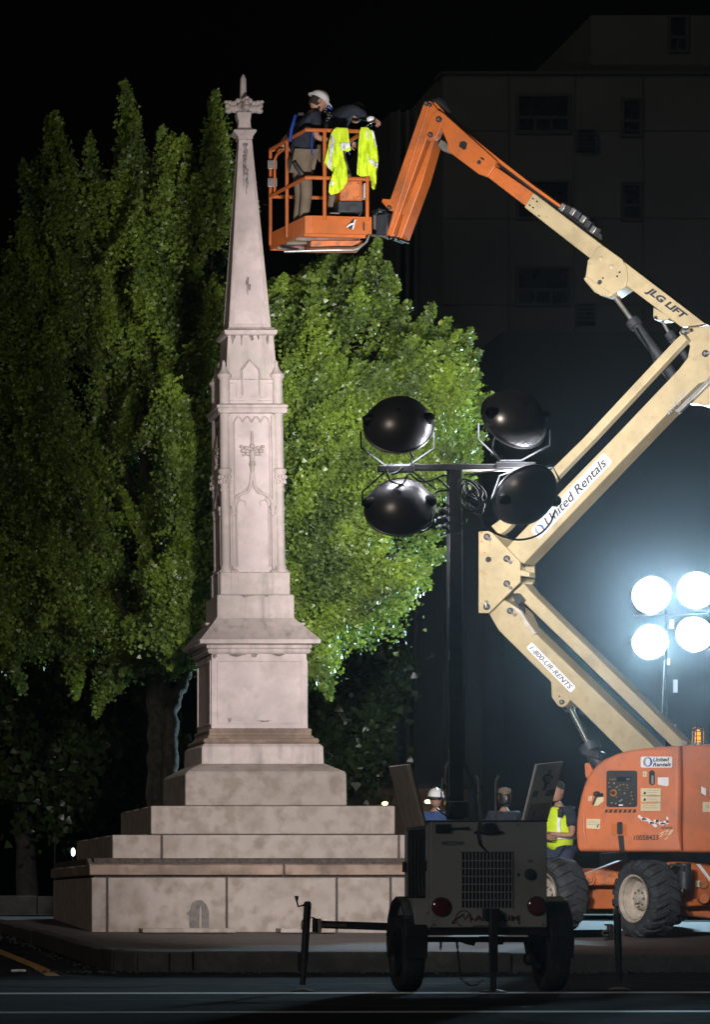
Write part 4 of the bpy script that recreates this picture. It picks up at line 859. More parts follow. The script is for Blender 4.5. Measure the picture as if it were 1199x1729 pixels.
# gate at the left end with hinges and rounded inner tube
gp = A0.lerp(L1, .86)
g = rail([at3(gp, ZF(325, 42)), at3(gp, ZF(300, 42)), at3(gp, ZF(268, 42)), at3(A0.lerp(L1, .80), ZF(261, 42)), at3(A0.lerp(L1, .62), ZF(258, 42))], .018, 'gate_tube')
for py in (279, 309):
    c = at3(A0.lerp(L1, .92), ZF(py, 42.1)); b = MB(); b.box((c.x - .075, c.y - .08, c.z - .055), (c.x + .045, c.y - .065, c.z + .055)); h_ = b.build('hinge', 'steel', g, bevel=.004)
    for dx in (-.05, .02):
        for dz in (-.035, 0, .035):
            b = MB(); b.lathe((c.x + dx, c.y - .082, c.z + dz), (0, -1, 0), [(.006, 0), (.005, .006)], 6); b.build('bolt', 'steel_dark', h_)
b = MB(); b.tube([K(470, 330, 42), K(478, 334, 41.9), K(486, 336, 41.7), K(492, 330, 41.6)], .006, 6); b.build('cable', 'steel_dark', basket)
# control console
b = MB(); b.box((XY(574, 41.45).x, 41.45, ZF(357, 41.4)), (XY(612, 41.45).x, 41.75, ZF(303, 41.4))); cons = b.build('console', 'orange', basket, bevel=.01)
b = MB(); b.box((XY(571, 41.42).x, 41.42, ZF(358.5, 41.4)), (XY(613, 41.42).x, 41.72, ZF(339, 41.4))); b.build('console_base', 'steel_dark', cons, bevel=.012)
b = MB(); b.box((XY(576.5, 41.43).x, 41.43, ZF(336.5, 41.4)), (XY(607, 41.43).x, 41.44, ZF(306, 41.4))); b.build('console_panel', 'orange_worn', cons, bevel=.004)
for x, y in ((579, 310), (579, 333), (604.5, 310), (604.5, 333)):
    b = MB(); b.lathe(W(x, y, 41.428), (0, -1, 0), [(.009, 0), (.008, .006)], 8); b.build('bolt', 'steel_dark', cons)
b = MB(); b.prism([W(x, y, 41.14) for x, y in ((597, 371.5), (599, 373), (596, 386), (592, 388), (585, 384), (590, 379))], (0, .003, 0)); b.build('torn_sticker', 'steel_dark', basket)
b = MB(); b.prism([W(x, y, 41.138) for x, y in ((599, 371), (600.5, 371.5), (597, 387), (594.5, 388.5))], (0, .003, 0)); b.build('torn_sticker', 'white_sticker', basket)
b = MB(); b.prism([W(x, y, 41.137) for x, y in ((585, 383.5), (592, 378), (598, 377), (598, 379), (592, 381), (586, 385))], (0, .003, 0)); b.build('torn_sticker', 'white_sticker', basket)
b = MB(); b.tube([K(614.5, 377, 41.14), K(614.5, 390, 41.14)], .008, 6); b.build('latch', 'black', basket)
b = MB(); b.box((XY(616, 41.4).x, 41.45, ZF(333, 41.4)), (XY(624, 41.4).x, 41.6, ZF(308, 41.4))); b.build('manual_box', 'white_sticker', basket, bevel=.01)
b = MB(); b.box((XY(557, 41.4).x, 41.4, ZF(363.5, 41.4)), (XY(574, 41.4).x, 41.6, ZF(359, 41.4))); b.build('foot_switch', 'steel', basket, bevel=.008)
# vests hung over the top rail
def cloth(name, outline_px, D, m, parent=None, seed=0, amp=.05, step=2.6, th=.008, lift_=0.0):
    n = len(outline_px); r1 = random.Random(seed); ph = [r1.uniform(0, 6.28) for _ in range(4)]
    def inside(x, y):
        c = False; j = n - 1
        for i in range(n):
            xi, yi = outline_px[i]; xj, yj = outline_px[j]
            if (yi > y) != (yj > y) and x < (xj - xi) * (y - yi) / (yj - yi) + xi: c = not c
            j = i
        return c
    def dep(x, y):
        f = sm(0, 35, y - 214)
        return amp * f * (math.sin(x * .42 + y * .05 + ph[0]) * .55 + math.sin(x * .85 - y * .11 + ph[1]) * .35 + math.sin(y * .13 + x * .12 + ph[2]) * .4) * .7
    bm = bmesh.new(); vs = [bm.verts.new((x, y, 0)) for x, y in outline_px]; es = [bm.edges.new((vs[i], vs[(i + 1) % n])) for i in range(n)]
    bmesh.ops.subdivide_edges(bm, edges=es, cuts=3)
    x0 = min(p[0] for p in outline_px); x1 = max(p[0] for p in outline_px); y0 = min(p[1] for p in outline_px); y1 = max(p[1] for p in outline_px)
    from mathutils.geometry import delaunay_2d_cdt
    bd = []; 
    for i in range(n):
        (ax, ay), (bx, by) = outline_px[i], outline_px[(i + 1) % n]; k = max(1, int(math.hypot(bx - ax, by - ay) / step))
        bd += [(ax + (bx - ax) * t / k, ay + (by - ay) * t / k) for t in range(k)]
    pts = list(bd); y = y0
    while y < y1:
        x = x0
        while x < x1:
            if inside(x, y) and min((x - a) ** 2 + (y - b) ** 2 for a, b in bd) > (step * .5) ** 2: pts.append((x, y))
            x += step
        y += step
    res = delaunay_2d_cdt([Vector(p) for p in pts], [], [list(range(len(bd)))], 1, 1e-4)
    b = MB(); b.add([W(v.x, v.y, D + dep(v.x, v.y) - lift_) for v in res[0]], [tuple(f) for f in res[2]])
    o = b.build(name, m, parent, smooth=80); s_ = o.modifiers.new('thick', 'SOLIDIFY'); s_.thickness = th; s_.offset = 1 if lift_ else 0
    bm.free(); return o
v1 = thing('safety_vest', tuple(W(570, 220, 41.1)), 'yellow green safety vest hanging over the front basket rail, the left of the two', 'safety vest', 'vests hung on the basket rail')
A_ = [(567.5, 216), (587.5, 217), (589.5, 235), (592.3, 254), (588, 257), (579, 255), (582, 270), (585.5, 281), (587, 296), (586, 308), (580, 318), (572, 326.6), (564, 328.5), (559, 330), (555, 324.8), (556, 314), (559, 302.7), (563, 291), (566, 281), (561, 290.8), (554, 284), (548, 275), (553, 252), (559, 226), (563, 220)]
cloth('vest_cloth', A_, 41.06, 'hivis', v1, 1, .06)
for q in ([(574.5, 242), (590, 241), (591.5, 249.5), (575.5, 255)], [(560, 226), (565, 238), (561, 262), (559, 287), (553, 282), (556, 255)], [(560, 304), (565, 310), (561, 316), (557, 313)]):
    cloth('reflective_band', q, 41.06, 'reflective', v1, 1, .06, 2.2, .004, .010)
v2 = thing('safety_vest', tuple(W(615, 220, 41.1)), 'yellow green safety vest hanging on the right corner post of the basket', 'safety vest', 'vests hung on the basket rail')
B_ = [(609.7, 215.6), (620.7, 215.6), (627, 222), (633, 232), (636, 248), (639.3, 264), (637, 290), (634.5, 319), (631, 321), (628, 318), (625.5, 306), (623.5, 297), (616, 298.5), (608.8, 299), (603, 295.4), (604.5, 262), (607, 224)]
cloth('vest_cloth', B_, 41.08, 'hivis', v2, 4, .07)
for q in ([(621.5, 266), (638.5, 277), (637, 285.5), (622.5, 273)], [(626.5, 220), (631, 222.5), (636.5, 247), (633.5, 249)], [(618, 222), (621.5, 221), (622, 236), (619.5, 236)]):
    cloth('reflective_band', q, 41.08, 'reflective', v2, 4, .07, 2.2, .004, .010)
# ---------------------------------------------------------------- light tower trailer in front
T0 = 28.0
tw = thing('light_tower_trailer', (6.6, 28.2, 0), 'grey mobile light tower trailer with raised side doors and four dark floodlights seen from behind', 'light tower')
def tb_(name, px0, py0, px1, py1, D, dep, m, parent=tw, bevel=.006):
    a = W(px0, py1, D); c = W(px1, py0, D); b = MB(); b.box((a.x, D, a.z), (c.x, D + dep, c.z)); return b.build(name, m, parent, bevel=bevel)
body = tb_('body', 726, 1386, 924, 1565, T0, .95, 'trailer', bevel=.01)
tb_('roof_lip', 724, 1384, 926, 1387, T0 - .01, 1.0, 'trailer_black')
# side door frame and dark opening on the left
xl = W(726, 1500, T0).x
def sbx(name, y0, y1, z0, z1, m, t=.03): b = MB(); b.box((xl - t, y0, z0), (xl + .002, y1, z1)); return b.build(name, m, tw, bevel=.004)
zA = W(0, 1520, T0).z; zB = W(0, 1392, T0).z
sbx('side_recess', T0 + .03, T0 + .86, zA, zB, 'trailer_black', .01)
for y0, y1, z0, z1 in ((T0 + .0, T0 + .04, zA - .1, zB), (T0 + .84, T0 + .88, zA - .1, zB), (T0 + .04, T0 + .84, zA - .1, zA), (T0 + .04, T0 + .84, zB - .03, zB)): sbx('door_frame', y0, y1, z0, z1, 'trailer')
for py in (1461,):
    b = MB(); b.box((xl - .045, T0 - .005, W(0, py + 9, T0).z), (xl - .03, T0 + .05, W(0, py - 9, T0).z)); b.build('side_latch', 'trailer_black', tw); b = MB(); b.box((xl - .045, T0 + .82, W(0, py + 9, T0).z), (xl - .03, T0 + .9, W(0, py - 9, T0).z)); b.build('side_latch', 'trailer_black', tw)
# inside glimpses
for k in range(4):
    b = MB(); b.tube([(xl - .015, T0 + .2 + .15 * k, zA + .05), (xl - .02, T0 + .25 + .13 * k, zA + .3), (xl - .015, T0 + .2 + .16 * k, zB - .1)], .012, 6); b.build('hose', 'black', tw)
# gull wing doors
def door(pts, D0, D1, m, name='raised_door'):
    # pts: near-bottom, near-top, far-top, far-bottom
    P_ = [W(*pts[0], D0), W(*pts[1], D0), W(*pts[2], D1), W(*pts[3], D1)]
    nn = (P_[1] - P_[0]).cross(P_[3] - P_[0]).normalized() * .03
    b = MB(); b.prism(P_, nn); return b.build(name, m, tw, bevel=.006), P_, nn
d1, P1_, n1 = door([(718.5, 1393), (692.5, 1289), (662, 1292.5), (690, 1398)], T0, T0 + .85, 'rim')
def quadpt(P, u, v): return P[0].lerp(P[3], u).lerp(P[1].lerp(P[2], u), v)
def on_door(d, P, nn, q, name, m, off):
    b = MB(); o = nn.normalized() * off
    b.prism([quadpt(P, u, v) + o for u, v in q], nn * .05); return b.build(name, m, d)
sg = -1 if n1.y > 0 else 1
fo = (-.004 if n1.y > 0 else .034)
fo2 = fo
on_door(d1, P1_, n1, [(.30, .62), (.38, .93), (.78, .94), (.72, .74), (.55, .70), (.48, .6)], 'door_cutout', 'trailer_black', fo)
on_door(d1, P1_, n1, [(.34, .12), (.34, .55), (.5, .58), (.5, .14)], 'door_cutout', 'trailer_black', fo)
for u0, u1, v0, v1 in ((0, .07, 0, 1), (.93, 1, 0, 1), (.07, .93, .0, .05), (.07, .93, .95, 1)):
    on_door(d1, P1_, n1, [(u0, v0), (u0, v1), (u1, v1), (u1, v0)], 'door_edge', 'steel_dark', fo * 3 if fo < 0 else .04)
d2, P2_, n2 = door([(884, 1385), (907, 1290), (952, 1285), (925, 1385)], T0, T0 + .12, 'rim')
fo = (-.004 if n2.y > 0 else .034)
M['trailer_door'] = mat('trailer_door', (0.82, 0.80, 0.78), 0.4, 0.0, var=0.08, scale=4, dirt=(0.2, 0.19, 0.18), dirt_amt=0.5)
d2.data.materials[0] = M['trailer_door']; d1.data.materials[0] = mat('door_lining', (0.62, 0.50, 0.42), 0.7, var=.15, scale=8)
on_door(d2, P2_, n2, [(.48, .78), (.50, .87), (.60, .87), (.60, .78)], 'latch_hole', 'trailer_black', fo)
b = MB(); c = quadpt(P2_, .52, .72); b.tube([c + Vector((.0, -.04, .0)) + Vector((math.cos(a) * .04, 0, math.sin(a) * .035)) for a in [k * math.pi / 5 for k in range(9)]] , .008, 6); b.build('door_handle', 'black', d2)
on_door(d2, P2_, n2, [(.47, .52), (.49, .66), (.56, .66), (.55, .52)], 'latch_hole', 'trailer_black', fo)
on_door(d2, P2_, n2, [(.08, .0), (.13, .3), (.93, .3), (.95, .0)], 'door_plate', 'rim', fo)
on_door(d2, P2_, n2, [(.60, .42), (.62, .52), (.98, .54), (.96, .43)], 'label', 'steel', fo)
on_door(d2, P2_, n2, [(.1, .42), (.12, .52), (.3, .52), (.3, .42)], 'label', 'grey', fo)
b = MB(); b.tube([W(903, 1368, T0 - .02), W(893, 1386, T0 - .02)], .006, 6); b.tube([W(903, 1368, T0 - .02), W(900, 1385, T0 - .02)], .004, 6); b.build('gas_strut', 'black', tw)
# front panel fittings
gx0, gx1, gy0, gy1 = 778.5, 866, 1439, 1532
tb_('grille_shadow', gx0, gy0, gx1, gy1, T0 - .004, .02, 'black')
gr = tb_('grille_frame', gx0 - 1.5, gy0 - 1.5, gx1 + 1.5, gy0, T0 - .008, .02, 'trailer_black')
for k in range(15):
    x = gx0 + 1 + (gx1 - gx0 - 2) * k / 14; b = MB(); b.tube([W(x, gy0, T0 - .014), W(x, gy1, T0 - .014)], .0045, 5); b.build('grille_bar', 'trailer', gr)
for k in range(1, 7):
    y = gy0 + (gy1 - gy0) * k / 7; b = MB(); b.tube([W(gx0, y, T0 - .02), W(gx1, y, T0 - .02)], .0045, 5); b.build('grille_bar', 'trailer', gr)
for x, y in ((745, 1530.5), (906.5, 1529)):
    b = MB(); b.lathe(W(x, y, T0 - .002), (0, -1, 0), [(.083, 0), (.083, .012), (.078, .014)], 28); tl = b.build('tail_light', 'trailer_black', tw)
    b = MB(); b.lathe(W(x, y, T0 - .014), (0, -1, 0), [(.077, 0), (.074, .012), (.055, .024), (.0, .032)], 28); b.build('lens', 'red_lens', tl)
b = MB(); b.lathe(W(895, 1475.5, T0), (0, -1, 0), [(.049, 0), (.047, .02), (.03, .035), (0, .038)], 20); b.build('fuel_cap', 'black', tw)
b = MB(); b.lathe(W(875, 1476, T0), (0, -1, 0), [(.014, 0), (.012, .012), (0, .014)], 12); b.build('lock_barrel', 'chrome', tw)
for x, y in ((874.5, 1393), (876, 1557.5), (766, 1558), (733, 1561), (917, 1560)):
    b = MB(); b.lathe(W(x, y, T0), (0, -1, 0), [(.010, 0), (.009, .008)], 10); b.build('bolt', 'chrome' if x < 900 and y > 1500 and x > 760 else 'steel', tw)
text('lettering', 'N42229HW', 'ink', tw, W(765, 1423, T0 - .002), (1, 0, 0), (0, 0, 1), .185, .038)
text('lettering', 'AGNUM', 'ink_red', tw, W(839, 1549.5, T0 - .002), (1, 0, 0), (0, 0, 1), .385, .050, 0, .03)
text('lettering', 'www.m-l-llc.com', 'ink_red', tw, W(829.5, 1562, T0 - .002), (1, 0, 0), (0, 0, 1), .315, .022, 0, .012)
b = MB(); c = W(783, 1550, T0 - .004)
b.tube([c + Vector((math.cos(a) * .066, 0, math.sin(a) * .066)) for a in [R(-30 + 10 * k) for k in range(30)]], .004, 5)
b.tube([W(763, 1558, T0 - .005), W(769, 1551, T0 - .005), W(777, 1547, T0 - .005), W(782, 1542, T0 - .005), W(784, 1552, T0 - .005), W(792, 1543, T0 - .005), W(795, 1553, T0 - .005), W(800, 1550, T0 - .005)], .006, 5); b.build('company_emblem', 'ink_red', tw)
text('lettering', 'FUEL', 'ink', tw, W(896, 1453, T0 - .002), (1, 0, 0), (0, 0, 1), .05, .022)
b = MB(); b.box((W(735, 0, T0).x, T0 - .03, W(0, 1405, T0).z), (W(760, 0, T0).x, T0, W(0, 1391, T0).z)); b.tube([W(758, 1398, T0 - .02), W(775, 1397.5, T0 - .02), W(792, 1397.5, T0 - .02)], [.012, .008, .014], 8); b.build('pintle_handle', 'black', tw, bevel=.006)
b = MB(); b.prism([W(x, y, T0 - .05) for x, y in ((813, 1406), (816, 1391), (820, 1388.5), (834, 1388.5), (838, 1392), (840, 1406))], (0, .05, 0)); b.box((W(800, 0, T0).x, T0 - .02, W(0, 1407, T0).z), (W(850, 0, T0).x, T0, W(0, 1403, T0).z)); b.build('mast_cradle', 'black', tw, bevel=.005)
b = MB(); b.tube([W(810, 1300, T0 + .3), W(809, 1350, T0 + .2), W(810, 1384, T0 - .01), W(806, 1405, T0 - .03), W(810, 1425, T0 - .03), W(823, 1438, T0 - .02)], .008, 6); b.build('power_cable', 'black', tw)
# chassis, fenders, wheels
tb_('chassis_beam', 716, 1565, 926, 1578, T0 + .05, .12, 'trailer_black'); tb_('axle', 700, 1581, 930, 1590, T0 + .42, .09, 'trailer_black')
tb_('side_step', 700, 1516, 726, 1572, T0 + .05, .8, 'trailer')
def tyre(px, D=T0 + .42):
    c = W(px, 1609, D); c.z = .327; b = MB(); b.lathe(c, Vector((1, 0, 0)), [(.20, -.08), (.30, -.095), (.322, -.075), (.327, 0), (.322, .075), (.30, .095), (.20, .08), (.19, .05)], 40, cap=False); t = b.build('wheel', 'rubber', tw, smooth=45)
    for s in (-.05, 0, .05):
        b = MB(); b.lathe(c + Vector((s, 0, 0)), Vector((1, 0, 0)), [(.3255, -.006), (.329, -.006), (.329, .006), (.3255, .006)], 40, cap=False); b.build('tread_rib', 'rubber', t)
    b = MB(); b.lathe(c, Vector((1, 0, 0)), [(.2, -.10), (.19, -.07), (.12, -.05), (.0, -.045)], 24, cap=False); b.lathe(c, Vector((1, 0, 0)), [(.2, .10), (.19, .07), (.12, .05), (.0, .045)], 24, cap=False); b.build('rim', 'steel_dark', t)
    return c
tyre(687); tyre(930)
def fender(px0, px1, s):
    x0 = W(px0, 0, T0 + .42).x; x1 = W(px1, 0, T0 + .42).x; b = MB(); rs = []
    for r in (.36, .338):
        ring = []
        for k in range(9):
            a = R(205 - 230 * k / 8); ring.append((math.cos(a) * (r + .05), math.sin(a) * (r + (.015))))
        rs.append(ring)
    yc, zc = T0 + .42, .44
    quads = []
    A = [(yc + u, zc + v) for u, v in rs[0]]; Bq = [(yc + u, zc + v) for u, v in rs[1]]
    ring = A + Bq[::-1]
    b.prism([(x0, y, z) for y, z in ring], (x1 - x0, 0, 0)) if False else None
    for i in range(8):
        b.hexa([(x0, *A[i]), (x1, *A[i]), (x1, *Bq[i]), (x0, *Bq[i]), (x0, *A[i + 1]), (x1, *A[i + 1]), (x1, *Bq[i + 1]), (x0, *Bq[i + 1])])
    return b.build('fender', 'trailer_black', tw, bevel=.012)
fender(668, 706, 0); fender(910, 950, 0)
# rear jack in front of the panel
b = MB(); b.box((W(822, 0, T0).x, T0 - .13, W(0, 1640, T0).z), (W(835, 0, T0).x, T0 - .065, W(0, 1535, T0).z)); jk = b.build('jack_sleeve', 'trailer_black', tw, bevel=.006)
b = MB(); b.box((W(824, 0, T0).x, T0 - .12, .02), (W(833, 0, T0).x, T0 - .075, W(0, 1640, T0).z)); b.build('jack_leg', 'steel_dark', tw, bevel=.004)
b = MB(); b.lathe((W(828.5, 0, T0).x, T0 - .10, .003), UP, [(.115, 0), (.11, .012), (.03, .03)], 24); b.build('jack_foot', 'trailer_black', tw)
b = MB(); b.box((W(814, 0, T0).x, T0 - .10, W(0, 1552, T0).z), (W(840, 0, T0).x, T0 - .005, W(0, 1533, T0).z)); b.build('jack_bracket', 'trailer_black', tw, bevel=.008)
# outrigger left
def outrig(ptsbar, pjack_top, pjack_bot, foot_w, crank, D, name='outrigger'):
    b = MB(); (xa, ya), (xb, yb) = ptsbar; A_ = W(xa, ya, D); C_ = W(xb, yb, D); d = (C_ - A_); L = d.length; d.normalize()
    b.obox((A_ + C_) / 2, d, Vector((0, 1, 0)), d.cross(Vector((0, 1, 0))), L / 2, .035, .033); o = b.build(name, 'steel_dark', tw, bevel=.004)
    b = MB(); J0 = W(*pjack_top, D); J1 = W(*pjack_bot, D); mid = J0.lerp(J1, .72); b.tube([J0, mid], .031, 12); b.build('jack_tube', 'trailer_black', o)
    b = MB(); b.tube([mid, J1], .024, 12); b.build('jack_leg', 'steel_dark', o)
    b = MB(); z = max(.003, J1.z); b.lathe((J1.x, J1.y, .003), UP, [(foot_w, 0), (foot_w, .01), (.03, .03)], 18); b.build('jack_foot', 'trailer_black', o)
    if crank:
        b = MB(); b.tube([W(*p, D) for p in crank], .008, 8); e = W(*crank[-1], D); b.tube([e, e + UP * .03, e + UP * .035], [.012, .016, .028], 10); b.lathe(J0, UP, [(.035, 0), (.03, .02), (.02, .03)], 12); b.build('crank_handle', 'trailer_black', o)
    return o
o = outrig([(540, 1560), (664, 1564)], (519.5, 1527), (511, 1662), .10, [(520, 1526), (512, 1528), (503.5, 1529.5), (501, 1519)], T0 - .02 + .15)
D_ = T0 + .13
b = MB(); b.box((W(529, 0, D_).x, D_ - .04, W(0, 1575, D_).z), (W(536, 0, D_).x, D_ + .05, W(0, 1550, D_).z)); b.build('jack_plate', 'trailer_black', o, bevel=.004)
b = MB(); b.box((W(535.5, 0, D_).x, D_ - .045, W(0, 1575, D_).z), (W(541.5, 0, D_).x, D_ + .045, W(0, 1550, D_).z)); b.build('jack_plate', 'rim', o, bevel=.004)
b = MB(); b.tube([W(541, 1561, D_ - .037), W(585, 1562, D_ - .037)], .02, 4); b.build('bar_sleeve', 'steel', o)
b = MB(); b.tube([W(x, y, D_ - .05) for x, y in ((512, 1552), (510, 1555), (509.5, 1567), (512, 1569))], .006, 6)
b.tube([W(x, y, D_ - .05) for x, y in ((525, 1548), (530, 1549), (534, 1551))], .006, 6); b.tube([W(x, y, D_ - .05) for x, y in ((523, 1574), (534, 1574.5))], .006, 6); b.build('retaining_pin', 'trailer_black', o)
D_ = T0 + .6
o = outrig([(952, 1576), (1029, 1575)], (1042, 1541), (1046, 1655), .10, None, D_)
b = MB(); b.tube([W(1042, 1541, D_), W(1042, 1534, D_), W(1042, 1529, D_)], [.02, .01, .014], 8); b.build('jack_cap', 'trailer_black', o)
b = MB(); b.box((W(1027, 0, D_).x, D_ - .05, W(0, 1586, D_).z), (W(1034, 0, D_).x, D_ + .05, W(0, 1561, D_).z)); b.build('jack_plate', 'steel', o, bevel=.004)
b = MB(); b.tube([W(x, y, D_ - .06) for x, y in ((1027, 1571), (1019, 1571), (1017, 1575), (1019, 1578), (1027, 1578))], .010, 6); b.build('retaining_pin', 'rim', o)
b = MB(); b.tube([W(x, y, D_ - .06) for x, y in ((1021, 1560.5), (1035, 1561)) ], .008, 6); b.tube([W(x, y, D_ - .06) for x, y in ((1021, 1585.5), (1035, 1584)) ], .008, 6); b.build('retaining_pin', 'steel', o)
# safety chains and bits below
def chain(p, q, n, name='chain'):
    b = MB()
    for k in range(n):
        c = p.lerp(q, (k + .5) / n) ; c.z -= math.sin(math.pi * (k + .5) / n) * (.0 if abs(p.x - q.x) < .05 else .06); ax = Vector((1, 0, 0)) if k % 2 else Vector((0, 1, 0)); d = (q - p).normalized()
        b.tube([c + d * math.cos(a) * .018 + ax * math.sin(a) * .010 for a in [i * math.pi / 4 for i in range(9)]], .0035, 5)
    return b.build(name, 'trailer_black', tw)
chain(W(745, 1585, T0 + .2), W(744, 1602, T0 + .2), 5); chain(W(771, 1585, T0 + .2), W(773, 1602, T0 + .2), 5); chain(W(773, 1602, T0 + .2), W(778, 1652, T0 + .2), 12); chain(W(778, 1650, T0 + .15), W(815, 1653, T0 + .15), 9)
b = MB(); b.prism([W(x, y, T0 + .3) for x, y in ((770, 1586), (805, 1586), (801, 1596), (790, 1594))], (0, .05, 0)); b.prism([W(x, y, T0 + .3) for x, y in ((812, 1580), (850, 1580), (850, 1594), (838, 1594), (836, 1588), (812, 1588))], (0, .05, 0)); b.build('under_bracket', 'trailer_black', tw)
b = MB(); b.tube([W(887, 1586, T0 + .3), W(890, 1600, T0 + .3), W(893, 1620, T0 + .3), W(912, 1632, T0 + .3)], .02, 8); b.ball(W(893, 1618, T0 + .3), .05, .05, .06); b.build('coupling', 'trailer_black', tw)
# mast
MD = T0 + .35
def mbx(px0, px1, py0, py1, D, dep, name, m='trailer_black', parent=tw): return tb_(name, px0, py0, px1, py1, D, dep, m, parent, .004)
m1 = mbx(759.5, 783.5, 1180, 1388, MD, .13, 'mast'); m2 = mbx(758.8, 782, 900, 1180, MD + .01, .11, 'mast_section', parent=m1); mbx(758, 780, 786, 900, MD + .02, .09, 'mast_section', parent=m1)
for y0, y1 in ((990, 1026), (1097, 1114), (1264, 1345)):
    b = MB(); b.tube([W(758.3, y0, MD), W(758.6, y1, MD)], .0045, 5); b.build('mast_cable', 'steel', m1)
b = MB(); b.tube([W(781, 895, MD - .01), W(782, 1040, MD - .02), W(786, 1090, MD - .03), W(788.5, 1140, MD - .02), W(786, 1160, MD - .01)], .006, 6); b.build('mast_cable', 'steel_dark', m1)
b = MB(); b.tube([W(783, 1160, MD), W(784, 1290, MD), W(793, 1310, MD), W(806, 1340, MD)], .01, 6); b.tube([W(786, 1290, MD), W(800, 1320, MD), W(806, 1380, MD)], .008, 6); b.build('power_cable', 'black', m1)
b = MB(); b.box((W(756, 0, MD).x, MD - .05, W(0, 1352, MD).z), (W(790, 0, MD).x, MD + .1, W(0, 1380, MD).z)); b.build('winch_box', 'trailer_black', m1, bevel=.01)
b = MB(); b.tube([W(753, 1296, MD - .02), W(751, 1320, MD - .02), W(754, 1325, MD - .02)], .007, 6); b.tube([W(753, 1296, MD - .03), W(756, 1285, MD - .03)], .01, 6); b.tube([W(747, 1313, MD - .02), W(746, 1330, MD - .04), W(745, 1346, MD - .04)], .006, 6); b.build('winch_handle', 'steel', m1)
for pts in ([(804, 1309), (808, 1318), (808, 1340), (811, 1384)], [(842, 1309), (837, 1319), (837, 1384)]):
    b = MB(); b.tube([W(x, y, T0 + .5) for x, y in pts], .009, 8); b.build('grab_rail', 'rim', tw)
b = MB(); b.tube([W(837, 1359, T0 + .5), W(862, 1356, T0 + .5), W(880, 1358, T0 + .5)], .006, 6); b.tube([W(738, 1365, T0 + .4), W(748, 1373, T0 + .3), W(760, 1380, T0 + .3)], .006, 6); b.build('guard_wire', 'trailer_black', tw)
cb = mbx(655, 872, 783.5, 793.5, MD + .0, .08, 'crossbar'); mbx(640, 700, 786, 797, MD - .03, .07, 'lamp_mount', parent=cb); mbx(838, 905, 780, 790, MD - .03, .07, 'lamp_mount', parent=cb)
b = MB(); b.tube([W(781, 795, MD), W(860, 794, MD), W(903, 788, MD)], .009, 6); b.build('edge_trim', 'rim', cb)
# coils of cable on both sides of the mast head
b = MB(); r1 = random.Random(4)
for k in range(9):
    c = W(797 + r1.uniform(-7, 7), 838 + r1.uniform(-14, 26), MD + r1.uniform(-.1, .1)); ax = Vector((r1.uniform(-.4, .4), 1, r1.uniform(-.3, .3))).normalized(); u = ax.orthogonal().normalized(); v = ax.cross(u); rr = r1.uniform(.05, .10)
    b.tube([c + u * math.cos(a) * rr * .8 + v * math.sin(a) * rr * 1.3 for a in [i * math.pi / 6 for i in range(13)]], .009, 6)
b.build('cable_coil', 'black', m1)
b = MB(); pts = []
for k in range(60):
    t = k / 59; a = t * 2 * math.pi * 3.4; pts.append(W(748 + math.cos(a) * 8, 853 + t * 48 + math.sin(a) * 3, MD + math.sin(a) * .05))
b.tube(pts, .011, 6); b.build('coiled_cord', 'black', m1)
def wire(pts, D=MD - .05, r=.008, par=None): b = MB(); 
def curve(pts, n=6):
    out = []
    P = [pts[0]] + list(pts) + [pts[-1]]
    for i in range(1, len(P) - 2):
        for k in range(n):
            t = k / n; p0, p1, p2, p3 = P[i - 1], P[i], P[i + 1], P[i + 2]
            out.append(tuple(.5 * ((2 * b_) + (-a_ + c_) * t + (2 * a_ - 5 * b_ + 4 * c_ - d_) * t * t + (-a_ + 3 * b_ - 3 * c_ + d_) * t ** 3) for a_, b_, c_, d_ in zip(p0, p1, p2, p3)))
    out.append(tuple(pts[-1])); return out
for pts, r in (([(695, 752), (695, 784)], .006), ([(652, 793), (660, 812), (680, 817), (690, 800), (707, 812), (725, 812), (748, 803), (758, 805)], .008), ([(735, 806), (748, 815), (758, 824)], .009), ([(758, 828), (738, 830), (727, 842), (727, 862)], .009),
              ([(783, 802), (815, 797), (850, 793)], .006), ([(811, 826), (812, 860), (816, 885), (830, 897), (870, 911), (905, 905), (928, 885), (938, 860)], .009), ([(900, 722), (860, 715), (838, 733), (832, 760), (845, 777)], .008),
              ([(662, 801), (672, 797), (680, 790)], .014), ([(698, 772), (694, 764), (697, 747), (708, 738)], .012), ([(700, 893), (712, 897), (725, 889), (729, 868)], .008)):
    b = MB(); b.tube([W(x, y, MD - .12) for x, y in curve(pts)], r, 6); b.build('lamp_cable', 'black', cb)
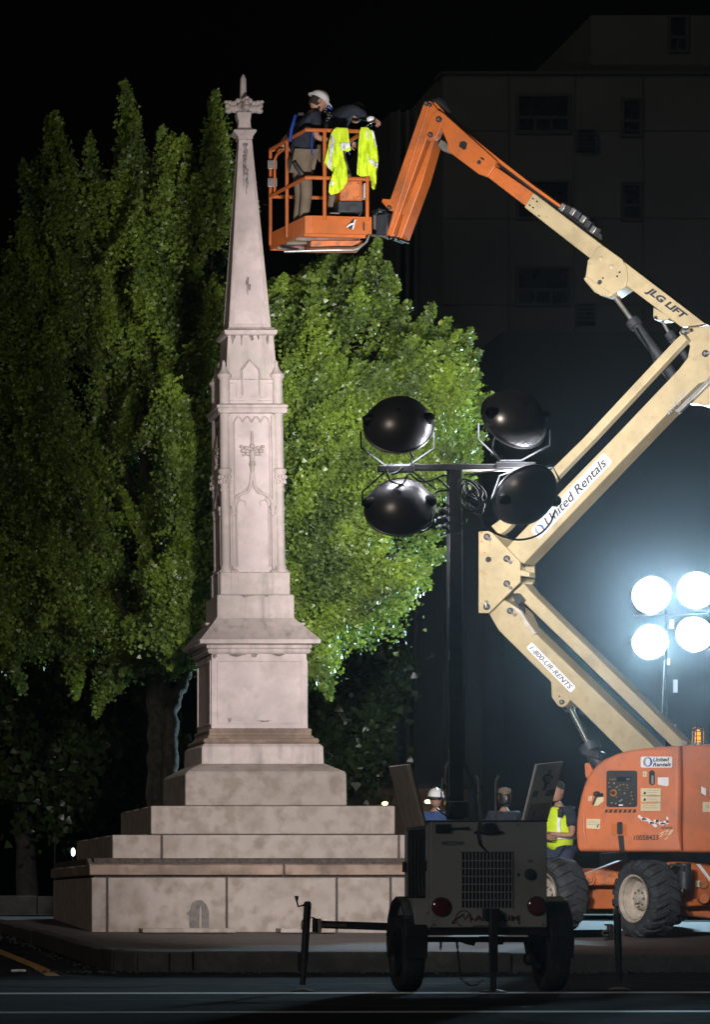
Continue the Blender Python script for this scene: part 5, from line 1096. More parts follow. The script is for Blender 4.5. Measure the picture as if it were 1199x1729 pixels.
# floodlight heads
M['lamp_shell'] = mat('lamp_shell', (0.26, 0.245, 0.265), 0.34, 0.7, var=0.12, scale=3)
M['lamp_rim'] = mat('lamp_rim', (0.45, 0.43, 0.46), 0.3, 0.9)
M['lit_glass'] = mat('lit_lamp_glass', (0.8, 0.8, 0.8), 0.3, emit=(0.93, 0.96, 1.0), estr=40)
def head(px, py, D, aim, roll, rpx, parent, yoke, lens='lit_glass', ry=None):
    c = W(px, py, D); a = Vector(aim).normalized(); rad = rpx * D / F
    b = MB(); b.lathe(c, a, [(.02, -.20), (rad * .32, -.19), (rad * .62, -.15), (rad * .85, -.085), (rad * .97, -.02), (rad, .02), (rad * .965, .03), (rad * .93, .0), (rad * .8, -.06), (rad * .4, -.14), (.01, -.16)], 40, cap=False)
    o = b.build('lamp_head', 'lamp_shell', parent, smooth=50)
    b = MB(); u = a.orthogonal().normalized(); w = a.cross(u); b.tube([c + (u * math.cos(t) + w * math.sin(t)) * rad * 1.0 + a * .02 for t in [i * math.pi / 20 for i in range(41)]], .011, 6, cap=False); b.build('rim', 'lamp_rim', o)
    b = MB(); b.lathe(c + a * .012, a, [(rad * .93, 0), (rad * .92, .01), (0, .015)], 32, cap=False); b.lathe(c + a * .008, a, [(rad * .93, 0), (0, .0)], 32, cap=False); b.build('lens', lens, o)
    side = a.cross(UP).normalized()
    for s in (-1, 1):
        p = c + side * s * rad * .80 - a * .07; b = MB(); b.tube([p - side * s * .05, p + side * s * .04, p + side * s * .07], [.05, .05, .03], 14); b.build('pivot_housing', 'black', o)
    if yoke:
        b = MB(); b.tube([W(x, y, D + (-.02 if i % 2 else .02)) for i, (x, y) in enumerate(yoke)], .009, 4); b.build('yoke', 'steel_dark', o)
    return o, c, a
HA = Vector((0, math.cos(R(34)), -math.sin(R(34)))); HD = MD
h1 = head(673, 717, HD, (0.16, .83, -.50), 0, 57, tw, [(609, 729), (610, 756), (650, 786), (690, 786), (733, 757), (733, 730)])
h2 = head(675, 856, HD, (0.18, .82, -.52), 0, 58, tw, [(612, 854), (612, 830), (650, 797), (697, 797), (736, 826), (736, 852)])
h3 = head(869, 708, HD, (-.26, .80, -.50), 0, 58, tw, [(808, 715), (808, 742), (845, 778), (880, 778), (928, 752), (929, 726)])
h3[0].data.materials[0] = mat('lamp_shell_lit', (0.62, 0.60, 0.64), 0.27, 0.8, var=.08)  # paler copy of the shell: light on this head put into its colour
h4 = head(888, 837, HD, (-.25, .77, .60), 0, 56, tw, [(866, 872), (828, 846), (843, 803), (866, 795), (880, 797), (934, 789), (946, 812)])

# ---------------------------------------------------------------- far light tower, lit, facing us
FD = 53.0
ft = thing('light_tower', tuple(W(1131, 1600, FD)), 'distant light tower with four glaring lit floodlights behind the boom lift', 'light tower')
ft.location.z = .4; ft['_w'] = tuple(ft.location)
b = MB(); zt_ = W(0, 1030, FD).z; x = W(1131, 0, FD).x; b.box((x - .04, FD, .6), (x + .04, FD + .1, zt_)); fm = b.build('mast', 'black', ft)
b = MB(); b.tube([W(1072, 1041, FD), W(1200, 1034, FD)], .018, 8); b.build('crossbar', 'black', ft)
for y0, y1, x0, x1 in ((1046, 1061, 1132, 1138), (1147, 1169, 1137.5, 1144.5), (1223, 1233, 1137, 1142), (1112, 1122, 1127, 1131)):
    a = W(x0, y1, FD - .03); c = W(x1, y0, FD - .03); b = MB(); b.box((a.x, FD - .03, a.z), (c.x, FD, c.z)); b.build('mast_label', 'white_sticker', fm)
b = MB(); b.tube([W(1122, 1115, FD), W(1117, 1225, FD)], .008, 5); b.build('mast_cable', 'steel', fm)
a = W(1085, 1500, FD); b = MB(); b.box((x - .7, FD - .3, .75), (x + .8, FD + .8, 1.7)); b.build('generator_box', 'trailer_black', ft, bevel=.03)
b = MB(); b.box((x - .9, FD + .1, .55), (x + 1.0, FD + .3, .78)); b.build('chassis_beam', 'trailer_black', ft)
for s in (-.8, .9):
    b = MB(); b.lathe((x + s, FD + .2, .88), (1, 0, 0), [(.15, -.09), (.3, -.1), (.32, 0), (.3, .1), (.15, .09)], 20); b.build('wheel', 'rubber', ft)
heads_far = []
for px, py, r, aim, yk in ((1099, 1004, 32, (-.15, -1, -.25), None), (1176, 997, 31, (-.35, -1, -.1), [(1162, 1035), (1180, 1031), (1199, 1020)]), (1097, 1084, 29, (-.28, -1, -.2), None), (1173, 1070, 31, (-.55, -1, -.45), [(1148, 1061), (1162, 1043), (1184, 1043), (1199, 1055)])):
    o, c, a = head(px, py, FD, aim, 0, r, ft, yk); heads_far.append((c, a))
# ---------------------------------------------------------------- lamps' light
def spot(name, c, target, e, cone, blend, col=(1, .97, .94), soft=.22):
    l = bpy.data.lights.new(name, 'SPOT'); l.energy = e; l.spot_size = R(cone); l.spot_blend = blend; l.color = col; l.shadow_soft_size = soft
    o = bpy.data.objects.new(name, l); COL.objects.link(o); o.location = c; o.rotation_euler = (Vector(target) - Vector(c)).to_track_quat('-Z', 'Y').to_euler(); return o
def aimed(c, az, el): return Vector(c) + Vector((math.sin(R(az)) * math.cos(R(el)), math.cos(R(az)) * math.cos(R(el)), math.sin(R(el)))) * 15
for (o, c, a), az, el, e, cone, bl in ((h1, 16.5, 15, 9500, 42, 1), (h2, 10.5, -11, 6000, 48, 1), (h3, 12, 6, 6600, 38, 1), (h4, 24, 2, 1000, 54, .9)):
    spot('floodlight', c + Vector((0, .32, 0)), aimed(c, az, el), e, cone, bl)
for (c, a), tg in zip(heads_far, ((7.5, 36, .5), (6.5, 44, 4), (5.5, 40, 2), (8, 46, 0))):
    spot('floodlight', c + a * .10, tg, 1700, 120, .7, (.50, .80, 1.0))
# ---------------------------------------------------------------- people
def skinmesh(verts, edges, radii, root=0, sub=1):
    me = bpy.data.meshes.new('t'); me.from_pydata([tuple(v) for v in verts], edges, [])
    o = bpy.data.objects.new('t', me); COL.objects.link(o)
    md = o.modifiers.new('s', 'SKIN'); sb = o.modifiers.new('u', 'SUBSURF'); sb.levels = sub; sb.render_levels = sub
    sv = me.skin_vertices[0].data
    for i, r in enumerate(radii): sv[i].radius = r if isinstance(r, tuple) else (r, r); sv[i].use_root = (i == root)
    bpy.context.view_layer.update(); dg = bpy.context.evaluated_depsgraph_get()
    ev = o.evaluated_get(dg); m2 = ev.to_mesh(); vs = [v.co.copy() for v in m2.vertices]; fs = [tuple(p.vertices) for p in m2.polygons]
    ev.to_mesh_clear(); bpy.data.objects.remove(o); return vs, fs
def chainmesh(chains, root=0):
    vs = []; rs = []; es = []; idx = {}
    for ch in chains:
        prev = None
        for p, r in ch:
            k = tuple(round(c, 4) for c in p)
            if k not in idx: idx[k] = len(vs); vs.append(Vector(p)); rs.append(r)
            if prev is not None and prev != idx[k]: es.append((prev, idx[k]))
            prev = idx[k]
    return skinmesh(vs, es, rs, root)
def person(base, yaw, pose, label, group=None, H=1.78, top='navy', legs='khaki', helmet=None, headdir=(0, 1, 0), sleeve='short', extra=None):
    s = H / 1.78; root = thing('person', tuple(base), label, 'person', group); mz = Matrix.Rotation(yaw, 3, 'Z'); B0 = Vector(base)
    X = lambda p: B0 + mz @ (Vector(p) * s)
    P = {'pelvis': (0, 0, .95), 'waist': (0, 0, 1.10), 'chest': (0, .0, 1.30), 'neck': (0, 0, 1.47), 'nt': (0, .02, 1.55), 'head': (0, .035, 1.66),
         'shL': (-.18, 0, 1.42), 'elL': (-.25, -.03, 1.13), 'wrL': (-.27, .06, .88), 'shR': (.18, 0, 1.42), 'elR': (.25, -.03, 1.13), 'wrR': (.27, .06, .88),
         'hpL': (-.10, 0, .90), 'knL': (-.11, .03, .50), 'anL': (-.12, -.02, .09), 'toL': (-.14, .15, .035), 'hpR': (.10, 0, .90), 'knR': (.11, .03, .50), 'anR': (.12, -.02, .09), 'toR': (.14, .15, .035)}
    P.update(pose); Q = {k: X(v) for k, v in P.items() if not isinstance(v, float)}
    body = chainmesh([[(Q['pelvis'], .12 * s), (Q['waist'], .10 * s), (Q['chest'], .115 * s), (Q['neck'], .065 * s), (Q['nt'], .055 * s)],
                      [(Q['chest'], .115 * s), (Q['shL'], .058 * s), (Q['elL'], .042 * s), (Q['wrL'], .030 * s)], [(Q['chest'], .115 * s), (Q['shR'], .058 * s), (Q['elR'], .042 * s), (Q['wrR'], .030 * s)],
                      [(Q['pelvis'], .13 * s), (Q['hpL'], .085 * s), (Q['knL'], .055 * s), (Q['anL'], .035 * s), (Q['toL'], .035 * s)], [(Q['pelvis'], .13 * s), (Q['hpR'], .085 * s), (Q['knR'], .055 * s), (Q['anR'], .035 * s), (Q['toR'], .035 * s)]])
    b = MB(); b.add(*body)
    # head with a face, turned along headdir
    f = (mz @ Vector(headdir)).normalized(); rt = f.cross(UP).normalized(); up = rt.cross(f).normalized(); mx = Matrix((rt, f, up)).transposed(); hc = Q['head']
    rings = []
    for rx, ry, oy, z in ((.030, .035, .03, -.118), (.050, .062, .022, -.105), (.062, .085, .012, -.075), (.070, .094, .004, -.04), (.075, .098, 0, 0), (.077, .099, -.003, .04), (.070, .09, -.005, .078), (.050, .066, -.006, .105), (.02, .03, -.006, .118)):
        rings.append([hc + mx @ (Vector((rx * math.cos(t), oy + ry * math.sin(t), z)) * s) for t in [k * math.pi / 8 for k in range(16)]])
    b.rings(rings)
    def L(x, y, z): return hc + mx @ (Vector((x, y, z)) * s)
    b.ball(L(0, .10, -.02), .014, .018, .024, 8, 6, mx); b.tube([L(0, .096, .02), L(0, .112, -.028)], [.007, .012], 6)   # nose
    for sx in (-1, 1):
        b.ball(L(sx * .077, -.004, -.005), .009, .02, .032, 8, 6, mx); b.ball(L(sx * .03, .088, .012), .013, .009, .009, 8, 6, mx)
    b.ball(L(0, .088, -.058), .024, .012, .007, 8, 5, mx)
    # hands: palm, four fingers, thumb
    for sd in 'LR':
        w = Q['wr' + sd]; d = (w - Q['el' + sd]).normalized(); d = (X(pose['hd' + sd]) - X((0, 0, 0))).normalized() if 'hd' + sd in pose else d
        side = d.cross(mz @ Vector((0, 1, 0)) if abs(d.y) < .9 else Vector((1, 0, 0))).normalized(); nn = d.cross(side).normalized(); curl = pose.get('curl' + sd, .35)
        pc = w + d * .05 * s; ps = []
        for t, hw, ht in ((-.045, .026, .018), (0, .038, .016), (.045, .042, .013)):
            ps.append([pc + d * t * s + (side * math.cos(a) * hw + nn * math.sin(a) * ht) * s for a in [i * math.pi / 5 for i in range(10)]])
        b.rings(ps)
        for k, ln in enumerate((.068, .078, .073, .056)):
            o_ = side * (-.030 + .020 * k) * s; p0 = pc + d * .04 * s + o_; a = 0; pts = [p0 - d * .01]; cur = p0
            for q in range(3):
                a += curl; dd = d * math.cos(a) + nn * math.sin(a); cur = cur + dd * ln * s * (.45, .3, .25)[q]; pts.append(cur)
            b.tube(pts, [.0095, .0092, .0082, .0065], 7)
        th = side * (-.036) * s; p0 = w + d * .02 * s + th; b.tube([p0, p0 + (d * .6 - side * .7) * .035 * s, p0 + (d * 1.5 - side * .7 + nn * curl * .5) * .038 * s], [.013, .011, .008], 7)
    b.build('body', 'skin', root, smooth=70)
    sh = 1.16
    ch = [[(Q['pelvis'].lerp(Q['waist'], -.25), .165 * s), (Q['waist'], .155 * s), (Q['chest'], .168 * s), (Q['neck'].lerp(Q['chest'], .12), .088 * s)]]
    for sd in 'LR':
        e = Q['el' + sd]; a = Q['sh' + sd]
        seg = [(Q['chest'], .168 * s), (a, .082 * s), (a.lerp(e, .72), .070 * s)] if sleeve == 'short' else [(Q['chest'], .168 * s), (a, .082 * s), (e, .060 * s), (e.lerp(Q['wr' + sd], .9), .045 * s)]
        ch.append(seg)
    b = MB(); b.add(*chainmesh(ch)); b.build('shirt', top, root, smooth=70)
    b = MB(); b.add(*chainmesh([[(Q['pelvis'] + UP * .03, .15 * s), (Q['hp' + sd], .102 * s), (Q['kn' + sd], .078 * s), (Q['an' + sd] + UP * .01, .062 * s)] for sd in 'LR'])); b.build('trousers', legs, root, smooth=70)
    for sd in 'LR':
        b = MB(); b.add(*chainmesh([[(Q['an' + sd] + UP * .03, .052 * s), (Q['an' + sd] - UP * .035 * s, .05 * s), (Q['to' + sd], .045 * s)]])); b.build('boot', 'hair', root, smooth=70)
    if helmet:
        hb = MB(); hb.rings([[L(x * math.cos(a), (y_ * math.sin(a)) - .02, z) for a in [i * math.pi / 10 for i in range(20)]] for x, y_, z in ((.068, .075, -.07), (.079, .086, -.03), (.083, .088, .02), (.08, .09, .05))]); hb.build('hair', 'hair', root, smooth=60)
        hb = MB(); rs = []
        tilt = pose.get('htilt', 0)
        for k in range(8):
            t = k / 7 * math.pi / 2; r_ = math.cos(t); z = .035 + .10 * math.sin(t)
            rs.append([L((.103 if r_ > .01 else 0) * r_ * math.cos(a) + 0, (.128) * max(r_, .02) * math.sin(a) - .004, z) for a in [i * math.pi / 12 for i in range(24)]])
        hb.rings([[L(.106 * math.cos(a), .130 * math.sin(a) - .004, .028) for a in [i * math.pi / 12 for i in range(24)]]] + rs)
        hb.rings([[L(x * math.cos(a), (y_ + (.05 if math.sin(a) > .2 else 0.012) * abs(math.sin(a))) * math.sin(a) - .004, z) for a in [i * math.pi / 12 for i in range(24)]] for x, y_, z in ((.100, .125, .022), (.112, .138, .022), (.112, .138, .030), (.100, .125, .034))])
        ho = hb.build('hard_hat', helmet, root, smooth=50)
        rb = MB(); rb.tube([L(0, .11 * math.cos(t), .03 + .108 * math.sin(t)) for t in [i * math.pi / 10 for i in range(1, 10)]], .012, 6); rb.build('hat_ridge', helmet, ho)
    else:
        hb = MB(); rs = [[L(x * math.cos(a), y_ * math.sin(a) - .012, z) for a in [i * math.pi / 10 for i in range(20)]] for x, y_, z in ((.08, .095, .02), (.084, .10, .05), (.078, .096, .085), (.055, .07, .112), (.02, .025, .124))]
        hb.rings(rs); hb.build('hair', 'hair', root, smooth=60)
    return root, L, Q, mx, X
# workers in the basket: floor level zf
bc = Vector((XY(509, 41.62).x, 41.62, zf + .05))
p1, L, Q, mx, X = person(bc, R(-82), {'chest': (0, .05, 1.29), 'head': (0.0, .21, 1.625), 'nt': (0, .165, 1.53), 'neck': (0, .115, 1.45), 'shL': (-.19, .09, 1.41), 'shR': (.18, .12, 1.41), 'elL': (-.33, -.16, 1.17), 'wrL': (-.30, .07, 1.08), 'hdL': (.3, .8, -.4), 'curlL': .9,
     'elR': (.24, .1, 1.14), 'wrR': (.22, .34, 1.10), 'hdR': (0, 1, 0)},
     'bearded worker in white hard hat and khaki trousers gripping the basket rail', None, 1.86, 'navy', 'khaki', 'helmet', (0.05, .83, -.52))
b = MB()
for k in range(26):
    r1 = random.Random(k); a = r1.uniform(-1, 1); b.ball(L(a * .055, .085 - abs(a) * .05, -.075 - r1.uniform(0, .05)), .022, .022, .026, 7, 5)
b.build('beard', 'hair', p1)
def strap(root, pts, m, w=.02): b = MB(); b.tube(pts, w, 6); return b.build('harness_strap', m, root)
def front(px, py, D): return W(px, py, D)
strap(p1, [W(499, 196, 41.40), W(496, 206, 41.36), W(492, 220, 41.36), W(490, 240, 41.38)], 'strap_blue', .02)
strap(p1, [W(528, 218, 41.38), W(526, 240, 41.36), W(527, 262, 41.36)], 'strap_blue', .010)
strap(p1, [W(497, 276, 41.38), W(505, 288, 41.36), W(514, 299, 41.36)], 'black', .028)
b = MB(); b.box((W(503, 0, 41.38).x, 41.37, W(0, 196, 41.38).z), (W(513, 0, 41.38).x, 41.385, W(0, 191, 41.38).z)); b.build('chest_buckle', 'steel_dark', p1, bevel=.004)
bc = Vector((XY(572, 41.85).x, 41.85, zf + .30))
b = MB(); b.box((bc.x - .25, bc.y - .2, zf + .04), (bc.x + .25, bc.y + .2, zf + .30)); o = b.build('step_box', 'steel_dark', bevel=.01); o['label'] = 'dark box inside the basket that the bending worker stands on'; o['category'] = 'box'
p2, L, Q, mx, X = person(bc, R(-58), {'pelvis': (0, -.14, .88), 'waist': (0, -.12, 1.05), 'chest': (0, .02, 1.27), 'neck': (0, .16, 1.37), 'nt': (0, .22, 1.39), 'head': (.0, .30, 1.38), 'shL': (-.18, .07, 1.38), 'shR': (.18, .07, 1.38),
     'elR': (.27, .17, 1.26), 'wrR': (.24, .36, 1.27), 'hdR': (-.1, .9, -.3), 'curlR': .7, 'elL': (-.25, .20, 1.15), 'wrL': (-.15, .36, 1.04), 'hpL': (-.10, -.14, .84), 'hpR': (.10, -.14, .84), 'knL': (-.11, .04, .46), 'knR': (.11, .04, .46)},
     'worker in dark navy shirt bending over behind the vests in the basket', None, 1.80, 'navy', 'khaki', None, (.1, .75, -.7), sleeve='long')
strap(p2, [W(552, 183, 41.62), W(556, 180, 41.60), W(560, 186, 41.60)], 'strap_blue', .014); strap(p2, [W(541, 203, 41.5), W(541, 212, 41.5), W(538, 222, 41.5)], 'strap_blue', .012)
strap(p2, [W(586, 245, 41.35), W(588, 255, 41.35), W(591, 262, 41.35)], 'strap_blue', .010)
for x, y in ((549, 188), (555, 193), (557, 198), (553, 203), (540, 212)):
    b = MB(); c = W(x, y, 41.58); b.tube([c + Vector((math.cos(a) * .022, 0, math.sin(a) * .016)) for a in [i * math.pi / 5 for i in range(10)]], .007, 6); b.build('harness_ring', 'chrome', p2)
b = MB(); c = W(626, 203, 41.35); b.tube([W(617, 214, 41.3), W(624, 209, 41.3), W(632, 206, 41.3), W(634, 200, 41.3)], .012, 6); b.tube([W(620, 217, 41.3), W(628, 212, 41.3)], .01, 6)
o = b.build('shackle', 'chrome', smooth=60); o['label'] = 'shiny lifting shackle held at the top right corner of the basket'; o['category'] = 'shackle'
b = MB(); b.ball(W(626.5, 202, 41.38), .055, .04, .04, 12, 8); b.build('work_glove', 'helmet', p2)
# people on the ground behind the trailer
def gz(px, D): x = (px - VX) * D / F; return Vector((x, D, gside(x, D)))
p3, L, Q, mx, X = person(gz(735, 44), R(180), {}, 'worker in pale helmet and blue shirt between raised trailer door and mast', 'workers standing behind the trailer', 1.76, 'blue_shirt', 'denim', 'helmet', (0, 1, -.1))
b = MB(); b.tube([L(-.078, .03, .002), L(-.06, .085, .004), L(0, .108, .004), L(.06, .085, .004), L(.078, .03, .002)], .026, 8); b.build('dark_visor', 'black', p3)
p4, L, Q, mx, X = person(gz(851, 44), R(180), {}, 'worker with dark mask and dark shirt standing right of the trailer mast', 'workers standing behind the trailer', 1.78, 'navy', 'denim', None, (0, 1, 0))
hb = MB(); hb.rings([[L(x * math.cos(a), y_ * math.sin(a), z) for a in [i * math.pi / 10 for i in range(20)]] for x, y_, z in ((.060, .082, -.12), (.078, .102, -.06), (.082, .110, -.01), (.08, .104, .03), (.078, .1, .045))]); hb.build('face_mask', 'black', p4, smooth=60)
hb = MB(); hb.rings([[L(x * math.cos(a), y_ * math.sin(a), z) for a in [i * math.pi / 10 for i in range(20)]] for x, y_, z in ((.084, .112, .055), (.088, .116, .075), (.07, .09, .115), (.02, .03, .134))]); hb.build('cap', 'khaki', p4, smooth=60)
b = MB(); b.tube([Q['neck'] + Vector((math.cos(a) * .085, math.sin(a) * .08, .0)) for a in [i * math.pi / 6 for i in range(13)]], .012, 6); b.build('shirt_collar', 'khaki', p4)
p5, L, Q, mx, X = person(gz(944, 42.0), R(125), {'elL': (-.26, .06, 1.12), 'wrL': (.02, .26, 1.14), 'elR': (.26, .06, 1.12), 'wrR': (-.02, .27, 1.10), 'hdL': (1, .1, 0), 'hdR': (-1, .1, 0)},
     'worker in yellow green vest with arms folded standing between trailer and boom lift', 'workers standing behind the trailer', 1.86, 'navy', 'denim', None, (-.2, 1, -.1))
vb = MB(); vb.add(*chainmesh([[(Q['pelvis'].lerp(Q['waist'], -.3), .20), (Q['waist'], .20), (Q['chest'], .215), (Q['neck'].lerp(Q['chest'], .35), .11)], [(Q['chest'], .215), (Q['shL'], .105)], [(Q['chest'], .215), (Q['shR'], .105)]]))
vest = vb.build('vest', 'hivis', p5, smooth=70)
b = MB(); b.rings([[Q['waist'] + UP * z + Vector((math.cos(a) * .206, math.sin(a) * .206, 0)) for a in [i * math.pi / 12 for i in range(24)]] for z in (-.02, .035)]); b.build('reflective_band', 'reflective', vest)
fw = mx.col[1].copy(); fw.z = 0; fw.normalize(); sd_ = fw.cross(UP)
for s_ in (-1, 1):
    b = MB(); b.tube([Q['chest'] + UP * .17 + sd_ * .10 * s_ + fw * .02, Q['chest'] + UP * .10 + sd_ * .10 * s_ + fw * .155, Q['chest'] - UP * .02 + sd_ * .10 * s_ + fw * .185, Q['waist'] + sd_ * .10 * s_ + fw * .175], .026, 4); b.build('reflective_band', 'reflective', vest)
b = MB(); c = W(946, 1372, 41.75); b.box((c.x - .03, c.y - .02, c.z - .05), (c.x + .03, c.y + .02, c.z + .05)); b.build('radio', 'black', p5, bevel=.008)

# ---------------------------------------------------------------- trees
def leaves(pos, size, rng, name, m, parent, up_bias=.3):
    N = len(pos); n = rng.normal(size=(N, 3)); n[:, 1] -= .3; n[:, 2] += up_bias; n /= np.linalg.norm(n, axis=1)[:, None]
    t = rng.normal(size=(N, 3)); t -= n * (t * n).sum(1)[:, None]; t /= np.linalg.norm(t, axis=1)[:, None]; b = np.cross(n, t)
    s = (size * rng.uniform(.55, 1.5, N))[:, None]
    v = np.empty((N, 4, 3)); v[:, 0] = pos - t * s * .5; v[:, 1] = pos + t * s * .35 + b * s * .55 + n * s * .08; v[:, 2] = pos + t * s * .48; v[:, 3] = pos + t * s * .35 - b * s * .55 + n * s * .08
    me = bpy.data.meshes.new(name); me.vertices.add(N * 4); me.loops.add(N * 6); me.polygons.add(N * 2)
    org = np.array(parent['_w']) if parent else np.zeros(3)
    me.vertices.foreach_set('co', (v.reshape(-1, 3) - org).ravel())
    i4 = np.arange(N)[:, None] * 4; li = np.concatenate([i4 + 0, i4 + 1, i4 + 2, i4 + 0, i4 + 2, i4 + 3], 1).ravel()
    me.loops.foreach_set('vertex_index', li); me.polygons.foreach_set('loop_start', np.arange(N * 2) * 3); me.polygons.foreach_set('loop_total', np.full(N * 2, 3)); me.update(calc_edges=True)
    me.materials.append(M[m]); o = bpy.data.objects.new(name, me); COL.objects.link(o)
    if parent: o.parent = parent; o['_w'] = tuple(org)
    return o
def pin_poly(poly, x, y):
    c = False; j = len(poly) - 1
    for i in range(len(poly)):
        xi, yi = poly[i]; xj, yj = poly[j]
        if (yi > y) != (yj > y) and x < (xj - xi) * (y - yi) / (yj - yi) + xi: c = not c
        j = i
    return c
def shoots(poly, holes, n, D, dd, center, rng, per, rad, length, upf, droop_y, dens=None):
    xs = [p[0] for p in poly]; ys = [p[1] for p in poly]; out = []; cnt = 0; tries = 0; axes = []
    while cnt < n and tries < n * 60:
        tries += 1; px = rng.uniform(min(xs), max(xs)); py = rng.uniform(min(ys), max(ys))
        if not pin_poly(poly, px, py): continue
        d = D + rng.normal() * dd if dd > 0 else D
        d = max(D - 2.2 * dd, min(D + 2.2 * dd, d))
        if any(pin_poly(h, px, py) for h in holes) : continue
        if dens and rng.random() > dens(px, py): continue
        tip = np.array(W(px, py, d)); dr = tip - center; dr[1] *= .6; dr /= np.linalg.norm(dr) + 1e-6
        k = upf; dr = dr + np.array([0, 0, k]); 
        if py > droop_y: dr = dr * .6 + np.array([rng.normal() * .3, 0, -1.1 * min(1, (py - droop_y) / 150)])
        dr += rng.normal(size=3) * .38; dr /= np.linalg.norm(dr)
        ln = length * rng.uniform(.6, 1.25); base = tip - dr * ln
        m = int(per * rng.uniform(.6, 1.3)); t = rng.random(m) ** .8; r = rad * (1.0 - .80 * t ** 1.5) * rng.uniform(.5, 1.35)
        q = rng.normal(size=(m, 3)); q /= np.linalg.norm(q, axis=1)[:, None]; q *= (rng.random(m) ** .5 * np.where(rng.random(m) < .14, 1.75, .92))[:, None]
        out.append(base + dr * (t * ln)[:, None] + q * r[:, None]); axes.append((base, tip)); cnt += 1
    return np.concatenate(out), axes
rng = np.random.default_rng(11)
TD = 49.0
tr = thing('ginkgo_tree', (W(278, 0, TD).x, TD, .5), 'large green ginkgo tree with upright branches floodlit behind the monument', 'tree')
poly = [(-60, 500), (-20, 470), (8, 430), (20, 480), (30, 420), (32, 300), (42, 285), (60, 380), (85, 330), (88, 215), (98, 195), (118, 290), (140, 300), (148, 235), (158, 240), (172, 300), (200, 330), (203, 200), (208, 145), (217, 150), (232, 215), (248, 260), (256, 330), (270, 300), (274, 225), (288, 215), (300, 270), (308, 230), (322, 240), (336, 300), (350, 235), (362, 150), (372, 170), (384, 240), (398, 330), (405, 410), (440, 415), (641, 405), (652, 445), (672, 500), (682, 545), (722, 530), (731, 515), (760, 545), (794, 562), (812, 594), (803, 640), (830, 668), (800, 702), (758, 708), (772, 722), (818, 735), (810, 772), (775, 795), (766, 860), (758, 932), (728, 955), (724, 988), (678, 1022), (640, 1030), (612, 1050), (575, 1106), (556, 1090), (530, 1090), (548, 1125), (560, 1166), (535, 1172), (510, 1120), (480, 1110), (330, 1080), (310, 1148), (290, 1145), (282, 1090), (240, 1060), (222, 1110), (212, 1160), (172, 1205), (158, 1200), (180, 1130), (150, 1090), (138, 1168), (118, 1168), (112, 1100), (60, 1080), (48, 1050), (30, 1110), (42, 1165), (20, 1160), (-10, 1080), (-60, 1080)]
holes = [[(545, 716), (600, 690), (640, 668), (650, 682), (612, 708), (575, 720)], [(560, 778), (590, 765), (600, 780), (570, 795)], [(510, 870), (535, 860), (540, 880), (515, 892)], [(500, 925), (530, 915), (535, 950), (508, 955)], [(640, 600), (668, 575), (692, 585), (688, 602), (655, 612)], [(100, 640), (135, 640), (128, 690), (105, 700)], [(395, 250), (380, 330), (402, 420), (430, 420), (420, 300)], [(740, 700), (765, 695), (765, 722), (740, 722)], [(20, 900), (60, 900), (50, 980), (10, 960)], [(250, 850), (290, 830), (280, 880), (250, 890)], [(215, 985), (262, 985), (270, 1060), (225, 1040)], [(95, 930), (150, 900), (140, 950), (100, 970)], [(28, 430), (60, 420), (75, 500), (45, 500)]]
cen = np.array(W(280, 1150, TD))
from mathutils import noise as mnoise
def gaps(px, py):
    v = mnoise.noise(Vector((px / 70 - py / 260, py / 52 + px / 150, 3.7))) + .5 * mnoise.noise(Vector((px / 30, py / 26, 9.1)))
    return 1.0 if v > (-.02 if px > 440 else -.10) else .03
pos, ax_ = shoots(poly, holes, 950, TD + .3, 1.35, cen, rng, 430, .27, 1.0, .18, 1000, gaps)
# clumps catching light nearer to us, some standing clear of the monument's shadow
near = [[(522, 1085), (548, 1085), (563, 1166), (533, 1172)], [(235, 1010), (262, 960), (285, 900), (300, 840), (330, 760), (362, 720), (364, 960), (330, 990), (300, 960), (262, 1000)], [(262, 720), (290, 610), (303, 612), (318, 700), (340, 700), (355, 640), (364, 660), (364, 800), (300, 770)], [(275, 1060), (310, 1040), (312, 1100), (292, 1150), (280, 1120)], [(485, 820), (560, 790), (620, 760), (700, 800), (700, 900), (600, 960), (540, 1010), (500, 1000)], [(480, 600), (560, 560), (640, 620), (560, 680), (490, 700)], [(550, 700), (700, 560), (800, 600), (820, 670), (740, 690), (620, 740)], [(500, 1000), (600, 980), (600, 1040), (540, 1080), (505, 1060)], [(600, 950), (735, 940), (720, 985), (620, 1020)], [(640, 760), (800, 740), (800, 780), (700, 800)]]
P_all = [pos]; cnt = [12, 26, 26, 8, 60, 28, 50, 22, 26, 24]
for i_, (pg, n) in enumerate(zip(near, cnt)):
    q, a2 = shoots(pg, holes, int(n * (1.5 if i_ in (1, 2, 3) else 1)), 44.7 if i_ in (1, 2, 3) else TD - 2.3, .25 if i_ in (1, 2, 3) else .35, cen, rng, 400, .26, .8, .2, 1000); P_all.append(q)
